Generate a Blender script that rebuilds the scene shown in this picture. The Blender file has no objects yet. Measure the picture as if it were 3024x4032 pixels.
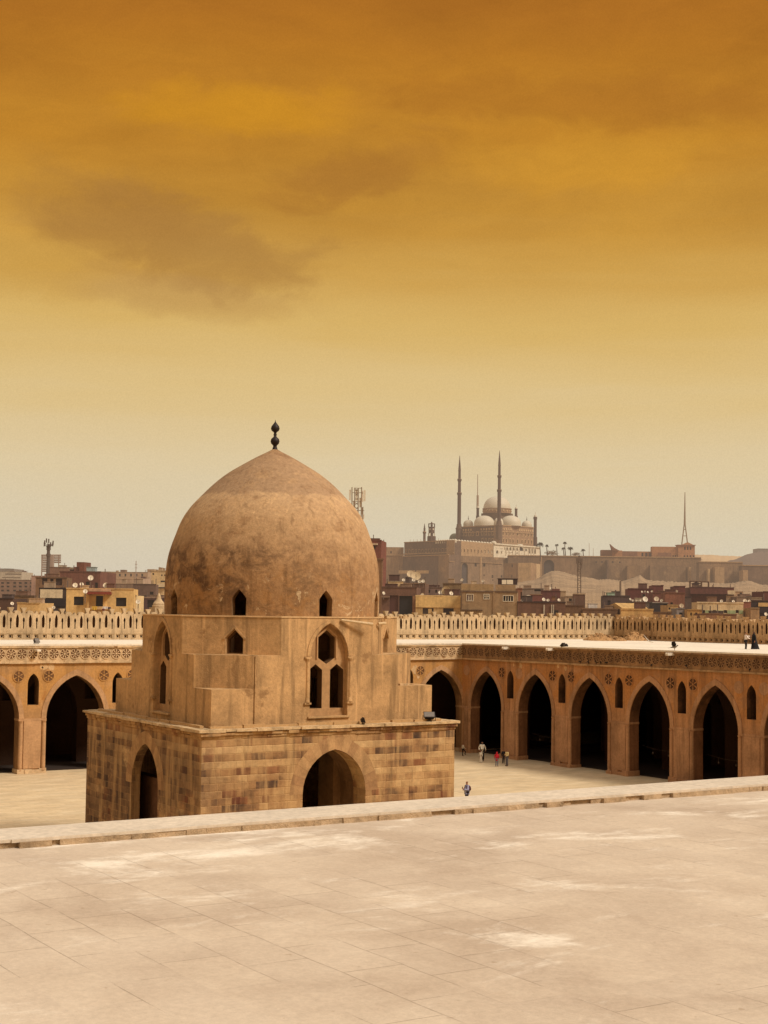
import bpy, bmesh, math, random
import numpy as np
from mathutils import Vector, Matrix
from mathutils.geometry import tessellate_polygon
random.seed(7)
R = math.radians
scene = bpy.context.scene
col = scene.collection

# ------------------------------------------------------------------ camera (surveyed from the photograph)
CAM = np.array([-85.4189, -120.2137, 14.0639])
YAW, PITCH, ROLL, FPX = 0.5644, 0.063, 0.0128, 5905.24
RA = 0.0209                      # the right arcade is not quite square to the left one
fw = np.array([math.sin(YAW)*math.cos(PITCH), math.cos(YAW)*math.cos(PITCH), math.sin(PITCH)])
rt = np.array([math.cos(YAW), -math.sin(YAW), 0.0])
up = np.cross(rt, fw)

def ray(x, y):
    a0, b0 = x-1512, y-2016
    c, s = math.cos(ROLL), math.sin(ROLL)
    a, b = a0*c+b0*s, -a0*s+b0*c
    return fw + rt*a/FPX - up*b/FPX
def at(x, y, D):                 # survey point at depth D along the sight line
    return CAM + ray(x, y)*D
def on_plane(x, y, n, d):
    v = ray(x, y)
    return CAM + v*((d-n@CAM)/(n@v))
def on_z(x, y, z):
    return on_plane(x, y, np.array([0, 0, 1.0]), z)
class VPlane:                    # a vertical plane through two survey points
    def __init__(s, xa, Da, xb, Db, y=2300):
        A, B = at(xa, y, Da), at(xb, y, Db)
        t = B-A; t[2] = 0; t /= np.linalg.norm(t)
        s.t = t; s.n = np.array([t[1], -t[0], 0.0])   # towards the viewer
        if s.n@(CAM-A) < 0: s.n = -s.n
        s.d = s.n@A
    def p(s, x, y, off=0.0):
        return on_plane(x, y, s.n, s.d+off)

# ------------------------------------------------------------------ mesh builder
class MB:
    def __init__(s): s.v, s.f, s.m = [], [], []
    def add(s, vs, fs, mi=0):
        o = len(s.v); s.v += [tuple(map(float, p)) for p in vs]
        s.f += [tuple(i+o for i in f) for f in fs]; s.m += [mi]*len(fs)
        return s
    def box(s, x0, x1, y0, y1, z0, z1, mi=0, T=None):
        vs = [(x0,y0,z0),(x1,y0,z0),(x1,y1,z0),(x0,y1,z0),(x0,y0,z1),(x1,y0,z1),(x1,y1,z1),(x0,y1,z1)]
        if T: vs = [T(*p) for p in vs]
        return s.add(vs, [(0,3,2,1),(4,5,6,7),(0,1,5,4),(1,2,6,5),(2,3,7,6),(3,0,4,7)], mi)
    def obox(s, O, ax, ay, az, mi=0):       # corner + three edge vectors
        O, ax, ay, az = map(np.asarray, (O, ax, ay, az))
        vs = [O, O+ax, O+ax+ay, O+ay, O+az, O+ax+az, O+ax+ay+az, O+ay+az]
        return s.add(vs, [(0,3,2,1),(4,5,6,7),(0,1,5,4),(1,2,6,5),(2,3,7,6),(3,0,4,7)], mi)
    def panel(s, outer, holes, T, w0, w1, mi=0, hole_mi=None, side_mi=None):
        """flat wall with openings: 2-D loops (u,z), T(u,w,z)->xyz, from depth w0 to w1"""
        loops = [list(outer)]+[list(h) for h in holes]
        flat = [p for l in loops for p in l]
        tris = tessellate_polygon([[Vector((p[0], p[1], 0)) for p in l] for l in loops])
        n = len(flat)
        vs = [T(p[0], w0, p[1]) for p in flat]+[T(p[0], w1, p[1]) for p in flat]
        fs = [tuple(t) for t in tris]+[tuple(i+n for i in reversed(t)) for t in tris]
        o = 0; nf0 = len(fs)
        for li, l in enumerate(loops):
            k = len(l)
            for i in range(k):
                a, b = o+i, o+(i+1) % k
                fs.append((a, b, b+n, a+n))
            o += k
        s.add(vs, fs, mi)
        if hole_mi is not None:
            first = len(s.m)-len(fs)+nf0+len(loops[0])
            s.m[first:] = [hole_mi]*(len(s.m)-first)
        if side_mi is not None:
            first = len(s.m)-len(fs)+nf0; s.m[first:] = [side_mi]*(len(s.m)-first)
        return s
    def prism(s, poly, z0, z1, mi=0, top=None):      # poly in plan (x,y)
        n = len(poly); tp = top or poly
        vs = [(p[0], p[1], z0) for p in poly]+[(p[0], p[1], z1) for p in tp]
        fs = [tuple(range(n-1, -1, -1)), tuple(range(n, 2*n))]
        fs += [(i, (i+1) % n, (i+1) % n+n, i+n) for i in range(n)]
        return s.add(vs, fs, mi)
    def lathe(s, prof, c=(0,0,0), n=24, mi=0, cap=True):
        vs, fs = [], []
        for (r_, z) in prof:
            for k in range(n):
                a = 2*math.pi*k/n
                vs.append((c[0]+r_*math.cos(a), c[1]+r_*math.sin(a), c[2]+z))
        for j in range(len(prof)-1):
            for k in range(n):
                k2 = (k+1) % n
                fs.append((j*n+k, j*n+k2, (j+1)*n+k2, (j+1)*n+k))
        if cap:
            fs.append(tuple(range(n-1, -1, -1)))
            fs.append(tuple((len(prof)-1)*n+k for k in range(n)))
        return s.add(vs, fs, mi)
    def tube(s, a, b, r0, r1=None, n=8, mi=0):
        a, b = np.asarray(a, float), np.asarray(b, float)
        r1 = r0 if r1 is None else r1
        d = b-a; L = np.linalg.norm(d); d = d/L
        h = np.array([0, 0, 1.0]) if abs(d[2]) < .9 else np.array([1.0, 0, 0])
        e = np.cross(d, h); e /= np.linalg.norm(e); g = np.cross(d, e)
        vs = []
        for P, r_ in ((a, r0), (b, r1)):
            for k in range(n):
                t = 2*math.pi*k/n
                vs.append(P+e*r_*math.cos(t)+g*r_*math.sin(t))
        fs = [(k, (k+1) % n, (k+1) % n+n, k+n) for k in range(n)]
        fs += [tuple(range(n-1, -1, -1)), tuple(range(n, 2*n))]
        return s.add(vs, fs, mi)
    def disc(s, C, nrm, r, depth=0.05, n=20, mi=0, sx=1.0):
        C, nrm = np.asarray(C, float), np.asarray(nrm, float)/np.linalg.norm(nrm)
        return s.tube(C, C+nrm*depth, r, r, n, mi)
    def build(s, name, mats, parent=None, smooth=None, local=False):
        me = bpy.data.meshes.new(name)
        off = np.zeros(3)
        if parent is not None and not local:
            p = parent
            while p is not None:
                off = off+np.array(p.location); p = p.parent
        vs = [tuple(np.asarray(p)-off) for p in s.v]
        me.from_pydata(vs, [], s.f)
        for m in (mats if isinstance(mats, (list, tuple)) else [mats]): me.materials.append(m)
        me.polygons.foreach_set('material_index', s.m)
        bm = bmesh.new(); bm.from_mesh(me)
        bmesh.ops.remove_doubles(bm, verts=bm.verts, dist=1e-5)
        bmesh.ops.recalc_face_normals(bm, faces=bm.faces)
        uvl = bm.loops.layers.uv.new('UVMap')
        for f in bm.faces:
            nx, ny, nz = map(abs, f.normal)
            for l in f.loops:
                x, y, z = l.vert.co+Vector(off)
                l[uvl].uv = (x, y) if nz > .7 else ((y+.31, z) if nx > ny else (x, z))
            if smooth: f.smooth = True
        bm.to_mesh(me); bm.free()
        if smooth: me.set_sharp_from_angle(angle=smooth)
        o = bpy.data.objects.new(name, me); col.objects.link(o)
        if parent is not None: o.parent = parent
        return o

def thing(name, label, cat, loc=(0,0,0), group=None):
    o = bpy.data.objects.new(name, None); col.objects.link(o)
    o.empty_display_size = .5
    o.location = tuple(map(float, loc)); o['label'] = label; o['category'] = cat
    if group: o['group'] = group
    return o
def tag(o, label, cat, group=None):
    o['label'] = label; o['category'] = cat
    if group: o['group'] = group
    return o
def struct(o): o['kind'] = 'structure'; return o
def dup(o, parent, loc, rotz=0.0):
    c = o.copy(); col.objects.link(c); c.parent = parent; c.location = loc
    c.rotation_euler = (0, 0, rotz)
    return c

def arch(cx, a, z0, zs, za, n=9):
    """two-centred pointed arch opening, jambs from z0"""
    h = za-zs; k = max((h*h-a*a)/(2*a), 0.0); r_ = a+k
    pts = [(cx-a, z0)]
    ae = math.atan2(h, k)        # angle of the apex seen from the far centre
    left = []
    for i in range(n+1):
        t = ae*i/n
        left.append((cx+k-r_*math.cos(t), zs+r_*math.sin(t)))
    pts += left
    pts += [(2*cx-p[0], p[1]) for p in reversed(left[:-1])]
    pts.append((cx+a, z0))
    return pts

# ------------------------------------------------------------------ materials
def S(r_, g, b):                 # sRGB 0..255 -> linear
    f = lambda c: (c/255/12.92) if c/255 <= .04045 else ((c/255+.055)/1.055)**2.4
    return (f(r_), f(g), f(b), 1.0)
class NT:
    def __init__(s, tree): s.t = tree
    def n(s, typ, **kw):
        nd = s.t.nodes.new(typ)
        for k, v in kw.items(): setattr(nd, k, v)
        return nd
    def l(s, a, b): s.t.links.new(a, b)
    def put(s, sock, v):
        if hasattr(v, 'is_output') or isinstance(v, bpy.types.NodeSocket): s.l(v, sock)
        else: sock.default_value = v
    def math(s, op, a, b=0.0, c=None, clamp=False):
        nd = s.n('ShaderNodeMath', operation=op, use_clamp=clamp)
        s.put(nd.inputs[0], a); s.put(nd.inputs[1], b)
        if c is not None: s.put(nd.inputs[2], c)
        return nd.outputs[0]
    def vmath(s, op, a, b=(0,0,0)):
        nd = s.n('ShaderNodeVectorMath', operation=op)
        s.put(nd.inputs[0], a); s.put(nd.inputs[1], b)
        return nd.outputs['Value'] if op in ('LENGTH', 'DISTANCE', 'DOT_PRODUCT') else nd.outputs[0]
    def mix(s, fac, a, b, mode='MIX'):
        nd = s.n('ShaderNodeMix', data_type='RGBA', blend_type=mode)
        s.put(nd.inputs[0], fac); s.put(nd.inputs[6], a); s.put(nd.inputs[7], b)
        return nd.outputs[2]
    def ramp(s, fac, stops, interp='LINEAR'):
        nd = s.n('ShaderNodeValToRGB'); cr = nd.color_ramp; cr.interpolation = interp
        while len(cr.elements) < len(stops): cr.elements.new(.5)
        for e, (p, c) in zip(cr.elements, stops):
            e.position = p; e.color = c if not isinstance(c, (int, float)) else (c, c, c, 1)
        s.put(nd.inputs[0], fac)
        return nd.outputs[0]
    def noise(s, vec, scale, detail=6.0, rough=.6, dist=0.0):
        nd = s.n('ShaderNodeTexNoise')
        s.put(nd.inputs['Vector'], vec); nd.inputs['Scale'].default_value = scale
        nd.inputs['Detail'].default_value = detail; nd.inputs['Roughness'].default_value = rough
        nd.inputs['Distortion'].default_value = dist
        return nd.outputs['Fac']
    def scale(s, vec, sc, loc=(0,0,0)):
        nd = s.n('ShaderNodeMapping'); s.put(nd.inputs[0], vec)
        nd.inputs['Scale'].default_value = sc; nd.inputs['Location'].default_value = loc
        return nd.outputs[0]
    def pos(s): return s.n('ShaderNodeNewGeometry').outputs['Position']
    def sep(s, v):
        nd = s.n('ShaderNodeSeparateXYZ'); s.put(nd.inputs[0], v); return nd.outputs
    def comb(s, x, y, z=0.0):
        nd = s.n('ShaderNodeCombineXYZ')
        for i, v in enumerate((x, y, z)): s.put(nd.inputs[i], v)
        return nd.outputs[0]
    def smooth(s, v, a, b):
        nd = s.n('ShaderNodeMapRange', interpolation_type='SMOOTHSTEP')
        s.put(nd.inputs[0], v); nd.inputs[1].default_value = a; nd.inputs[2].default_value = b
        return nd.outputs[0]

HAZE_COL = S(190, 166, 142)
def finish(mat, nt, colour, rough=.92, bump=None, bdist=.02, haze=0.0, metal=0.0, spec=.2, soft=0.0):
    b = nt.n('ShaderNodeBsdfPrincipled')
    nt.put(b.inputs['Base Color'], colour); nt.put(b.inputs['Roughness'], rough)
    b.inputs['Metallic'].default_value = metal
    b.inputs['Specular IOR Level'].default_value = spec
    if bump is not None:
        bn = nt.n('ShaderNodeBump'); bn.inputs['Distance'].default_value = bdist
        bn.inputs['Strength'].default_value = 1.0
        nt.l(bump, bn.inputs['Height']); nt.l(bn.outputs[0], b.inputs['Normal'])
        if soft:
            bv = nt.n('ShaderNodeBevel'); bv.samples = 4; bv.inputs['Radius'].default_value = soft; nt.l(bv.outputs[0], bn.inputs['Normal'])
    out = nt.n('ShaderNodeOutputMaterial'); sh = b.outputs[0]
    if haze > 0:      # haze painted on: a glow mixed into the surface by distance from the camera
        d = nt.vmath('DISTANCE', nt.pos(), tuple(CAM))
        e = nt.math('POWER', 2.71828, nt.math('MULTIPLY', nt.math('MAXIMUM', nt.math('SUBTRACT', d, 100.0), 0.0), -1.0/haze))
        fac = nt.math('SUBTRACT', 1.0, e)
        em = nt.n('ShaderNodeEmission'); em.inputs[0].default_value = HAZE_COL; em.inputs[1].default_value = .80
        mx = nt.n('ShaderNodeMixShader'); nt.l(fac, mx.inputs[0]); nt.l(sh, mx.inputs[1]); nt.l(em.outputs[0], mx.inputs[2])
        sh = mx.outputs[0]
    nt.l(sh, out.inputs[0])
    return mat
def newmat(name):
    m = bpy.data.materials.new(name); m.use_nodes = True; m.node_tree.nodes.clear()
    return m, NT(m.node_tree)
def tone(c, k): return (min(c[0]*k, 1), min(c[1]*k, 1), min(c[2]*k, 1), 1)

HZ = 1800.0
def plaster(name, c, dark=.62, light=1.3, scale=.35, streak=.35, stain=None, haze=0.0, bump=.012, rough=.93, fine=6.0, soft=0.0, band=None, crack=0.0):
    m, nt = newmat(name); p = nt.pos()
    a = nt.noise(p, scale, 8, .62, .3)
    colr = nt.ramp(a, [(.28, tone(c, dark)), (.5, c), (.72, tone(c, light))])
    f = nt.noise(p, fine, 5, .65)
    colr = nt.mix(1.0, colr, nt.ramp(f, [(.3, .82), (.7, 1.14)]), 'MULTIPLY')
    if band:        # a wash of colour kept between two heights; on the soffits, painted shade
        zz = nt.sep(p)[2]; bn_ = nt.noise(p, .5, 6, .65)
        fz = nt.math('MULTIPLY', nt.smooth(zz, band[0]-.8, band[0]+.8), nt.smooth(zz, band[1]+.8, band[1]-.8))
        colr = nt.mix(nt.math('MULTIPLY', fz, nt.smooth(bn_, .34, .56)), colr, nt.mix(1.0, band[2], nt.ramp(f, [(.3, .8), (.7, 1.16)]), 'MULTIPLY'))
    hgt = nt.noise(p, fine*2.2, 6, .7)
    if crack:
        wp = nt.n('ShaderNodeVectorMath', operation='ADD'); nt.l(p, wp.inputs[0])
        nz_ = nt.n('ShaderNodeTexNoise'); nt.l(p, nz_.inputs['Vector']); nz_.inputs['Scale'].default_value = 1.1; nz_.inputs['Detail'].default_value = 6
        nt.l(nt.vmath('MULTIPLY', nz_.outputs['Color'], (1.1, 1.1, 1.1)), wp.inputs[1])
        vo = nt.n('ShaderNodeTexVoronoi', feature='DISTANCE_TO_EDGE'); nt.l(wp.outputs[0], vo.inputs['Vector']); vo.inputs['Scale'].default_value = .38
        ck = nt.math('MULTIPLY', nt.math('SUBTRACT', 1.0, nt.smooth(vo.outputs['Distance'], .004, .022)), nt.smooth(nt.noise(p, .45, 4, .6), .46, .58))
        colr = nt.mix(nt.math('MULTIPLY', ck, crack), colr, tone(c, .34))
        pt = nt.noise(nt.scale(p, (1, 1, 1.2), (5, 1, 3)), .55, 8, .7, .7)
        colr = nt.mix(nt.math('MULTIPLY', nt.smooth(pt, .52, .60), .42), colr, nt.mix(1.0, tone(c, .66), nt.ramp(f, [(.3, .86), (.7, 1.14)]), 'MULTIPLY'))
        p2 = nt.noise(nt.scale(p, (1, 1, 1.1), (1, 7, 13)), .6, 8, .72, .8)
        colr = nt.mix(nt.math('MULTIPLY', nt.smooth(p2, .57, .64), .4), colr, tone(c, 1.25))
        hgt = nt.math('ADD', hgt, nt.math('MULTIPLY', nt.smooth(pt, .535, .575), .8))
    if streak:
        s1 = nt.noise(nt.scale(p, (1.6, 1.6, .16)), 1.0, 5, .6)
        colr = nt.mix(nt.math('MULTIPLY', nt.smooth(s1, .48, .66), min(streak, .8)), colr, tone(c, .48))
        s2 = nt.noise(nt.scale(p, (2.2, 2.2, .12), (7, 3, 1)), 1.0, 4, .6)
        colr = nt.mix(nt.math('MULTIPLY', nt.smooth(s2, .56, .75), streak*.8), colr, tone(c, 1.45))
    if stain:
        st = nt.noise(p, scale*1.7, 7, .7, .6)
        colr = nt.mix(nt.smooth(st, .58, .68), colr, stain)
    return finish(m, nt, colr, rough, hgt, bump, haze, soft=soft)
def plain(name, c, rough=.8, haze=0.0, metal=0.0, var=.18, spec=.3):
    m, nt = newmat(name); p = nt.pos()
    f = nt.noise(p, 9.0, 4, .6)
    colr = nt.mix(1.0, c, nt.ramp(f, [(.3, 1-var), (.7, 1+var)]), 'MULTIPLY')
    return finish(m, nt, colr, rough, haze=haze, metal=metal, spec=spec)

def ashlar(name, bw, bh, stops, mortar, courses=None, warm=None):
    """coursed masonry from metre-scaled UVs: block-by-block and course-by-course colour, worn joints"""
    m, nt = newmat(name)
    uv = nt.n('ShaderNodeTexCoord').outputs['UV']; p = nt.pos()
    wob = nt.noise(p, 1.3, 3, .5)
    sx = nt.sep(uv); u, v = sx[0], nt.math('ADD', sx[1], nt.math('MULTIPLY', nt.math('SUBTRACT', wob, .5), .07))
    row = nt.math('FLOOR', nt.math('DIVIDE', v, bh))
    rr = nt.n('ShaderNodeTexWhiteNoise', noise_dimensions='1D'); nt.l(row, rr.inputs['W'])
    uu = nt.math('ADD', nt.math('DIVIDE', u, bw), nt.math('MULTIPLY', rr.outputs[0], 3.7))
    uu = nt.math('ADD', uu, nt.math('MULTIPLY', nt.math('SINE', nt.math('MULTIPLY', uu, 2.3)), .22))
    colm = nt.math('FLOOR', uu)
    wn = nt.n('ShaderNodeTexWhiteNoise', noise_dimensions='2D'); nt.l(nt.comb(row, colm), wn.inputs['Vector'])
    blk = wn.outputs[0]
    big = nt.noise(nt.scale(p, (1, 1, 1.5)), .3, 5, .6)
    val = nt.math('ADD', nt.math('MULTIPLY', blk, .24), nt.math('MULTIPLY', nt.math('SUBTRACT', big, .22), 1.3))
    val = nt.math('ADD', val, nt.math('MULTIPLY', nt.math('SUBTRACT', rr.outputs[0], .5), .22))
    colr = nt.ramp(val, stops)
    red = nt.n('ShaderNodeTexWhiteNoise', noise_dimensions='2D'); nt.l(nt.comb(colm, row), red.inputs['Vector'])
    colr = nt.mix(nt.math('MULTIPLY', nt.smooth(red.outputs[0], .86, .9), .55), colr, S(112, 58, 38))
    lc = nt.math('MULTIPLY', nt.smooth(rr.outputs[0], .62, .7), nt.smooth(nt.sep(p)[2], 4.6, 6.0)); colr = nt.mix(nt.math('MULTIPLY', lc, nt.math('MULTIPLY', nt.smooth(big, .3, .6), .6)), colr, S(198, 166, 120))
    xyz = nt.sep(p); soot = nt.noise(nt.scale(p, (.6, .6, .8), (3, 5, 0)), .7, 7, .65)
    lowz = nt.math('MULTIPLY', nt.smooth(xyz[2], 7.7, 6.2), nt.smooth(nt.math('ADD', xyz[0], nt.math('MULTIPLY', xyz[1], -.4)), -29.0, -33.5))
    colr = nt.mix(nt.math('MULTIPLY', nt.math('MULTIPLY', nt.smooth(soot, .36, .5), lowz), .78), colr, nt.mix(blk, S(62, 48, 42), S(112, 86, 64)))
    gr = nt.noise(p, 2.4, 7, .7)
    colr = nt.mix(1.0, colr, nt.ramp(gr, [(.25, .7), (.7, 1.25)]), 'MULTIPLY')
    drip = nt.noise(nt.scale(p, (1.5, 1.5, .14)), 1.0, 5, .62)
    colr = nt.mix(nt.math('MULTIPLY', nt.smooth(drip, .47, .68), .72), colr, S(190, 154, 106))
    drip2 = nt.noise(nt.scale(p, (1.9, 1.9, .2), (5, 9, 2)), 1.0, 5, .62)
    colr = nt.mix(nt.math('MULTIPLY', nt.smooth(drip2, .54, .75), .6), colr, S(66, 50, 38))
    fu = nt.math('FRACT', uu); fv = nt.math('FRACT', nt.math('DIVIDE', v, bh))
    eu = nt.math('MULTIPLY', nt.math('MINIMUM', fu, nt.math('SUBTRACT', 1.0, fu)), bw)
    ev = nt.math('MULTIPLY', nt.math('MINIMUM', fv, nt.math('SUBTRACT', 1.0, fv)), bh)
    e = nt.math('MINIMUM', eu, ev)
    mort = nt.math('SUBTRACT', 1.0, nt.smooth(e, .004, .03))
    worn = nt.smooth(nt.noise(p, 1.1, 4, .6), .38, .6)
    colr = nt.mix(nt.math('MULTIPLY', nt.math('MULTIPLY', mort, worn), .42), colr, mortar)
    h = nt.math('ADD', nt.math('MULTIPLY', nt.smooth(e, .0, .04), .55), nt.math('MULTIPLY', nt.noise(p, 7, 7, .72), 1.1))
    return finish(m, nt, colr, .93, h, .022, soft=.05)
# ------------------------------------------------------------------ sky and daylight
w = bpy.data.worlds.new("World"); scene.world = w; w.use_nodes = True
nt = NT(w.node_tree); w.node_tree.nodes.clear()
d = nt.vmath('NORMALIZE', nt.n('ShaderNodeTexCoord').outputs['Generated'])
dx, dy, dz = nt.sep(d)
az = nt.math('ARCTAN2', dx, dy)                      # bearing, 0 = +Y
el = dz
wob = nt.noise(nt.comb(nt.math('MULTIPLY', az, 5.0), nt.math('MULTIPLY', el, 14.0)), 1.0, 5, .55, .4)
wob2 = nt.noise(nt.comb(nt.math('MULTIPLY', az, 3.0), nt.math('MULTIPLY', el, 30.0), 4.0), 1.0, 5, .55, .3)
eh = nt.math('ADD', el, nt.math('MULTIPLY', nt.math('SUBTRACT', wob2, .5), .05))
ehc = nt.math('DIVIDE', eh, .42, clamp=True)
SKY = [(0.0, S(210, 198, 178)), (.10, S(216, 202, 174)), (.22, S(221, 200, 160)), (.34, S(220, 190, 132)), (.44, S(215, 177, 104)),
       (.53, S(205, 158, 78)), (.62, S(196, 142, 57)), (.72, S(189, 130, 45)), (.83, S(179, 117, 39)), (.93, S(171, 107, 37)), (1.0, S(165, 101, 37))]
sky = nt.ramp(ehc, SKY)
# broad bright / dull bands of the high cloud sheet
hi = nt.smooth(el, .18, .30)
band = nt.ramp(wob, [(.28, (.84, .82, .86, 1)), (.5, (1, 1, 1, 1)), (.72, (1.10, 1.10, 1.0, 1))])
sky = nt.mix(hi, sky, nt.mix(1.0, sky, band, 'MULTIPLY'))
def bearing(x, y):
    v = ray(x, y); v = v/np.linalg.norm(v); return math.atan2(v[0], v[1]), v[2]
def cloud(sky, x, y, rx, ry, colr, strength, seed, tilt=0.0, edge=.9):
    a0, e0 = bearing(x, y)
    nz = nt.noise(nt.comb(nt.math('MULTIPLY', az, 16.0), nt.math('MULTIPLY', el, 30.0), seed), 1.0, 6, .6, .5)
    nz2 = nt.noise(nt.comb(nt.math('MULTIPLY', az, 16.0), nt.math('MULTIPLY', el, 30.0), seed+5), 1.0, 6, .6, .5)
    U = nt.math('SUBTRACT', az, a0); V = nt.math('SUBTRACT', el, e0)
    V = nt.math('ADD', V, nt.math('MULTIPLY', U, tilt))
    U = nt.math('ADD', nt.math('DIVIDE', U, rx/FPX), nt.math('MULTIPLY', nt.math('SUBTRACT', nz, .5), edge*1.4))
    V = nt.math('ADD', nt.math('DIVIDE', V, ry/FPX), nt.math('MULTIPLY', nt.math('SUBTRACT', nz2, .5), edge*2.2))
    r2 = nt.math('ADD', nt.math('MULTIPLY', U, U), nt.math('MULTIPLY', V, V))
    fac = nt.math('MULTIPLY', nt.math('SUBTRACT', 1.0, nt.smooth(r2, .0, 1.25)), strength)
    return nt.mix(fac, sky, colr)
sky = cloud(sky, 740, 965, 600, 190, S(160, 115, 62), .55, 1.0, .16, 1.2)
sky = cloud(sky, 420, 840, 420, 190, S(168, 120, 58), .4, 2.3, .1, 1.1)
sky = cloud(sky, 1400, 680, 380, 120, S(164, 110, 48), .55, 3.1, -.25, 1.1)
sky = cloud(sky, 950, 420, 520, 110, S(208, 144, 36), .65, 4.2)
sky = cloud(sky, 2350, 640, 520, 120, S(208, 148, 50), .6, 5.7)
sky = cloud(sky, 2300, 400, 900, 90, S(164, 104, 38), .45, 6.1, .05, 1.2)
sky = cloud(sky, 700, 1160, 560, 90, S(184, 142, 84), .5, 8.4, .1)
sky = cloud(sky, 150, 1050, 300, 130, S(198, 152, 72), .4, 9.4, .1)
# out-of-view sky overhead, brightened as added fill light: tinted sky mixed with flat tone
SUN_EL, SUN_AZ = R(46), math.atan2(.50, -.87)         # bearing of the sun from +Y towards +X
st = nt.n('ShaderNodeTexSky', sky_type='NISHITA'); st.sun_disc = False
st.sun_elevation = SUN_EL; st.sun_rotation = SUN_AZ; st.dust_density = 6.0; st.air_density = 1.0; st.altitude = 50
high = nt.mix(1.0, st.outputs[0], (.15, .125, .10, 1), 'MULTIPLY')
high = nt.mix(.75, high, (.86, .815, .74, 1))
grain = nt.noise(d, 1100.0, 1, .5)
fin = nt.noise(nt.comb(nt.math('MULTIPLY', az, 22.0), nt.math('MULTIPLY', el, 60.0), 7.0), 1.0, 9, .68, .8)
sky = nt.mix(nt.math('MULTIPLY', hi, .8), sky, nt.mix(1.0, sky, nt.ramp(fin, [(.3, (.93, .92, .92, 1)), (.7, (1.06, 1.06, 1.04, 1))]), 'MULTIPLY'))
sky = nt.mix(1.0, sky, nt.ramp(grain, [(.3, .965), (.7, 1.035)]), 'MULTIPLY')
allsky = nt.mix(nt.smooth(el, .40, .62), sky, high)
bg = nt.n('ShaderNodeBackground'); nt.l(allsky, bg.inputs[0]); bg.inputs[1].default_value = 1.0
wo = nt.n('ShaderNodeOutputWorld'); nt.l(bg.outputs[0], wo.inputs[0])

sl = bpy.data.lights.new('sun', 'SUN'); sl.energy = 2.55; sl.angle = R(13); sl.color = (1.0, .945, .85)
so = bpy.data.objects.new('sun', sl); col.objects.link(so)
sv = Vector((math.sin(SUN_AZ)*math.cos(SUN_EL), math.cos(SUN_AZ)*math.cos(SUN_EL), math.sin(SUN_EL)))
so.rotation_euler = (-sv).to_track_quat('-Z', 'Y').to_euler(); so.location = (0, -60, 60)

cd = bpy.data.cameras.new('camera'); co = bpy.data.objects.new('camera', cd); col.objects.link(co)
cd.sensor_fit = 'VERTICAL'; cd.sensor_height = 36.0; cd.lens = FPX/4032*36.0; cd.clip_end = 20000; cd.clip_start = .1
# image rolled: x_img = a c - b s ; build the rotation from the three axes
c_, s_ = math.cos(ROLL), math.sin(ROLL)
X = rt*c_ + up*s_; Y = -rt*s_ + up*c_; Z = -fw
co.matrix_world = Matrix(((X[0], Y[0], Z[0], CAM[0]), (X[1], Y[1], Z[1], CAM[1]), (X[2], Y[2], Z[2], CAM[2]), (0, 0, 0, 1)))
scene.camera = co
scene.view_settings.view_transform = 'Standard'; scene.view_settings.look = 'None'
scene.view_settings.exposure = 0; scene.view_settings.gamma = 1
scene.render.engine = 'CYCLES'
scene.cycles.max_bounces = 6; scene.cycles.diffuse_bounces = 3; scene.cycles.use_denoising = True

# ------------------------------------------------------------------ near materials
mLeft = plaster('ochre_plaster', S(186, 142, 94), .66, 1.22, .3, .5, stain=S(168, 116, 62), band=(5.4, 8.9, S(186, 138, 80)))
mRight = plaster('right_ochre_plaster', S(178, 132, 92), .6, 1.25, .33, .7, stain=S(164, 112, 68), band=(5.6, 8.9, S(180, 124, 72)))  # the right arcade has its own slightly deeper ochre
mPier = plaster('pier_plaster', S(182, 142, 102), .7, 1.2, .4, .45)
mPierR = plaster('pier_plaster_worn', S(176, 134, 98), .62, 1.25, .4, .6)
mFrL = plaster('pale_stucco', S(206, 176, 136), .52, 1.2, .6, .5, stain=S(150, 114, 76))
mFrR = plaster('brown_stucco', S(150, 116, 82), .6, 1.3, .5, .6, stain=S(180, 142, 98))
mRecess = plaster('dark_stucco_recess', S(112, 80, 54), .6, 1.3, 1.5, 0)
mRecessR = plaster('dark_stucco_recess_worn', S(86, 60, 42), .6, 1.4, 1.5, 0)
mRoof = plaster('roof_screed', S(228, 214, 192), .85, 1.06, .25, 0, fine=3)
mCren = plaster('crenellation_stucco', S(192, 166, 130), .66, 1.2, .6, .6)
mCrenR = plaster('crenellation_stucco_warm', S(180, 146, 106), .66, 1.2, .6, .6)
mIn = plaster('arcade_interior', S(62, 43, 31), .6, 1.2, .4, .2)  # interior shade painted in as a dark wall colour
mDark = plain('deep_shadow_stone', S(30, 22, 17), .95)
mPl = plaster('mausoleum_plaster', S(188, 150, 104), .54, 1.22, .42, 1.0, stain=S(150, 116, 78), bump=.03, soft=.06)
mPlTop = plaster('plaster_cap', S(206, 170, 124), .75, 1.15, .8, .1)
mBase = ashlar('banded_masonry', .55, .355,
               [(.10, S(66, 52, 44)), (.24, S(96, 72, 54)), (.38, S(146, 110, 74)), (.55, S(168, 132, 90)), (.76, S(192, 158, 112))], S(176, 140, 94))
mCorn = plaster('worn_cornice_stone', S(202, 172, 130), .5, 1.2, 1.2, .5, bump=.04)
mVous = plaster('voussoir_stone', S(172, 130, 82), .6, 1.3, .9, .4)
mBronze = plain('dark_bronze', S(44, 36, 32), .55, metal=.3)
mPipe = plain('pale_metal_pipe', S(200, 172, 130), .5)
mCord = plain('roof_edging', S(182, 146, 100), .8)

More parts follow.
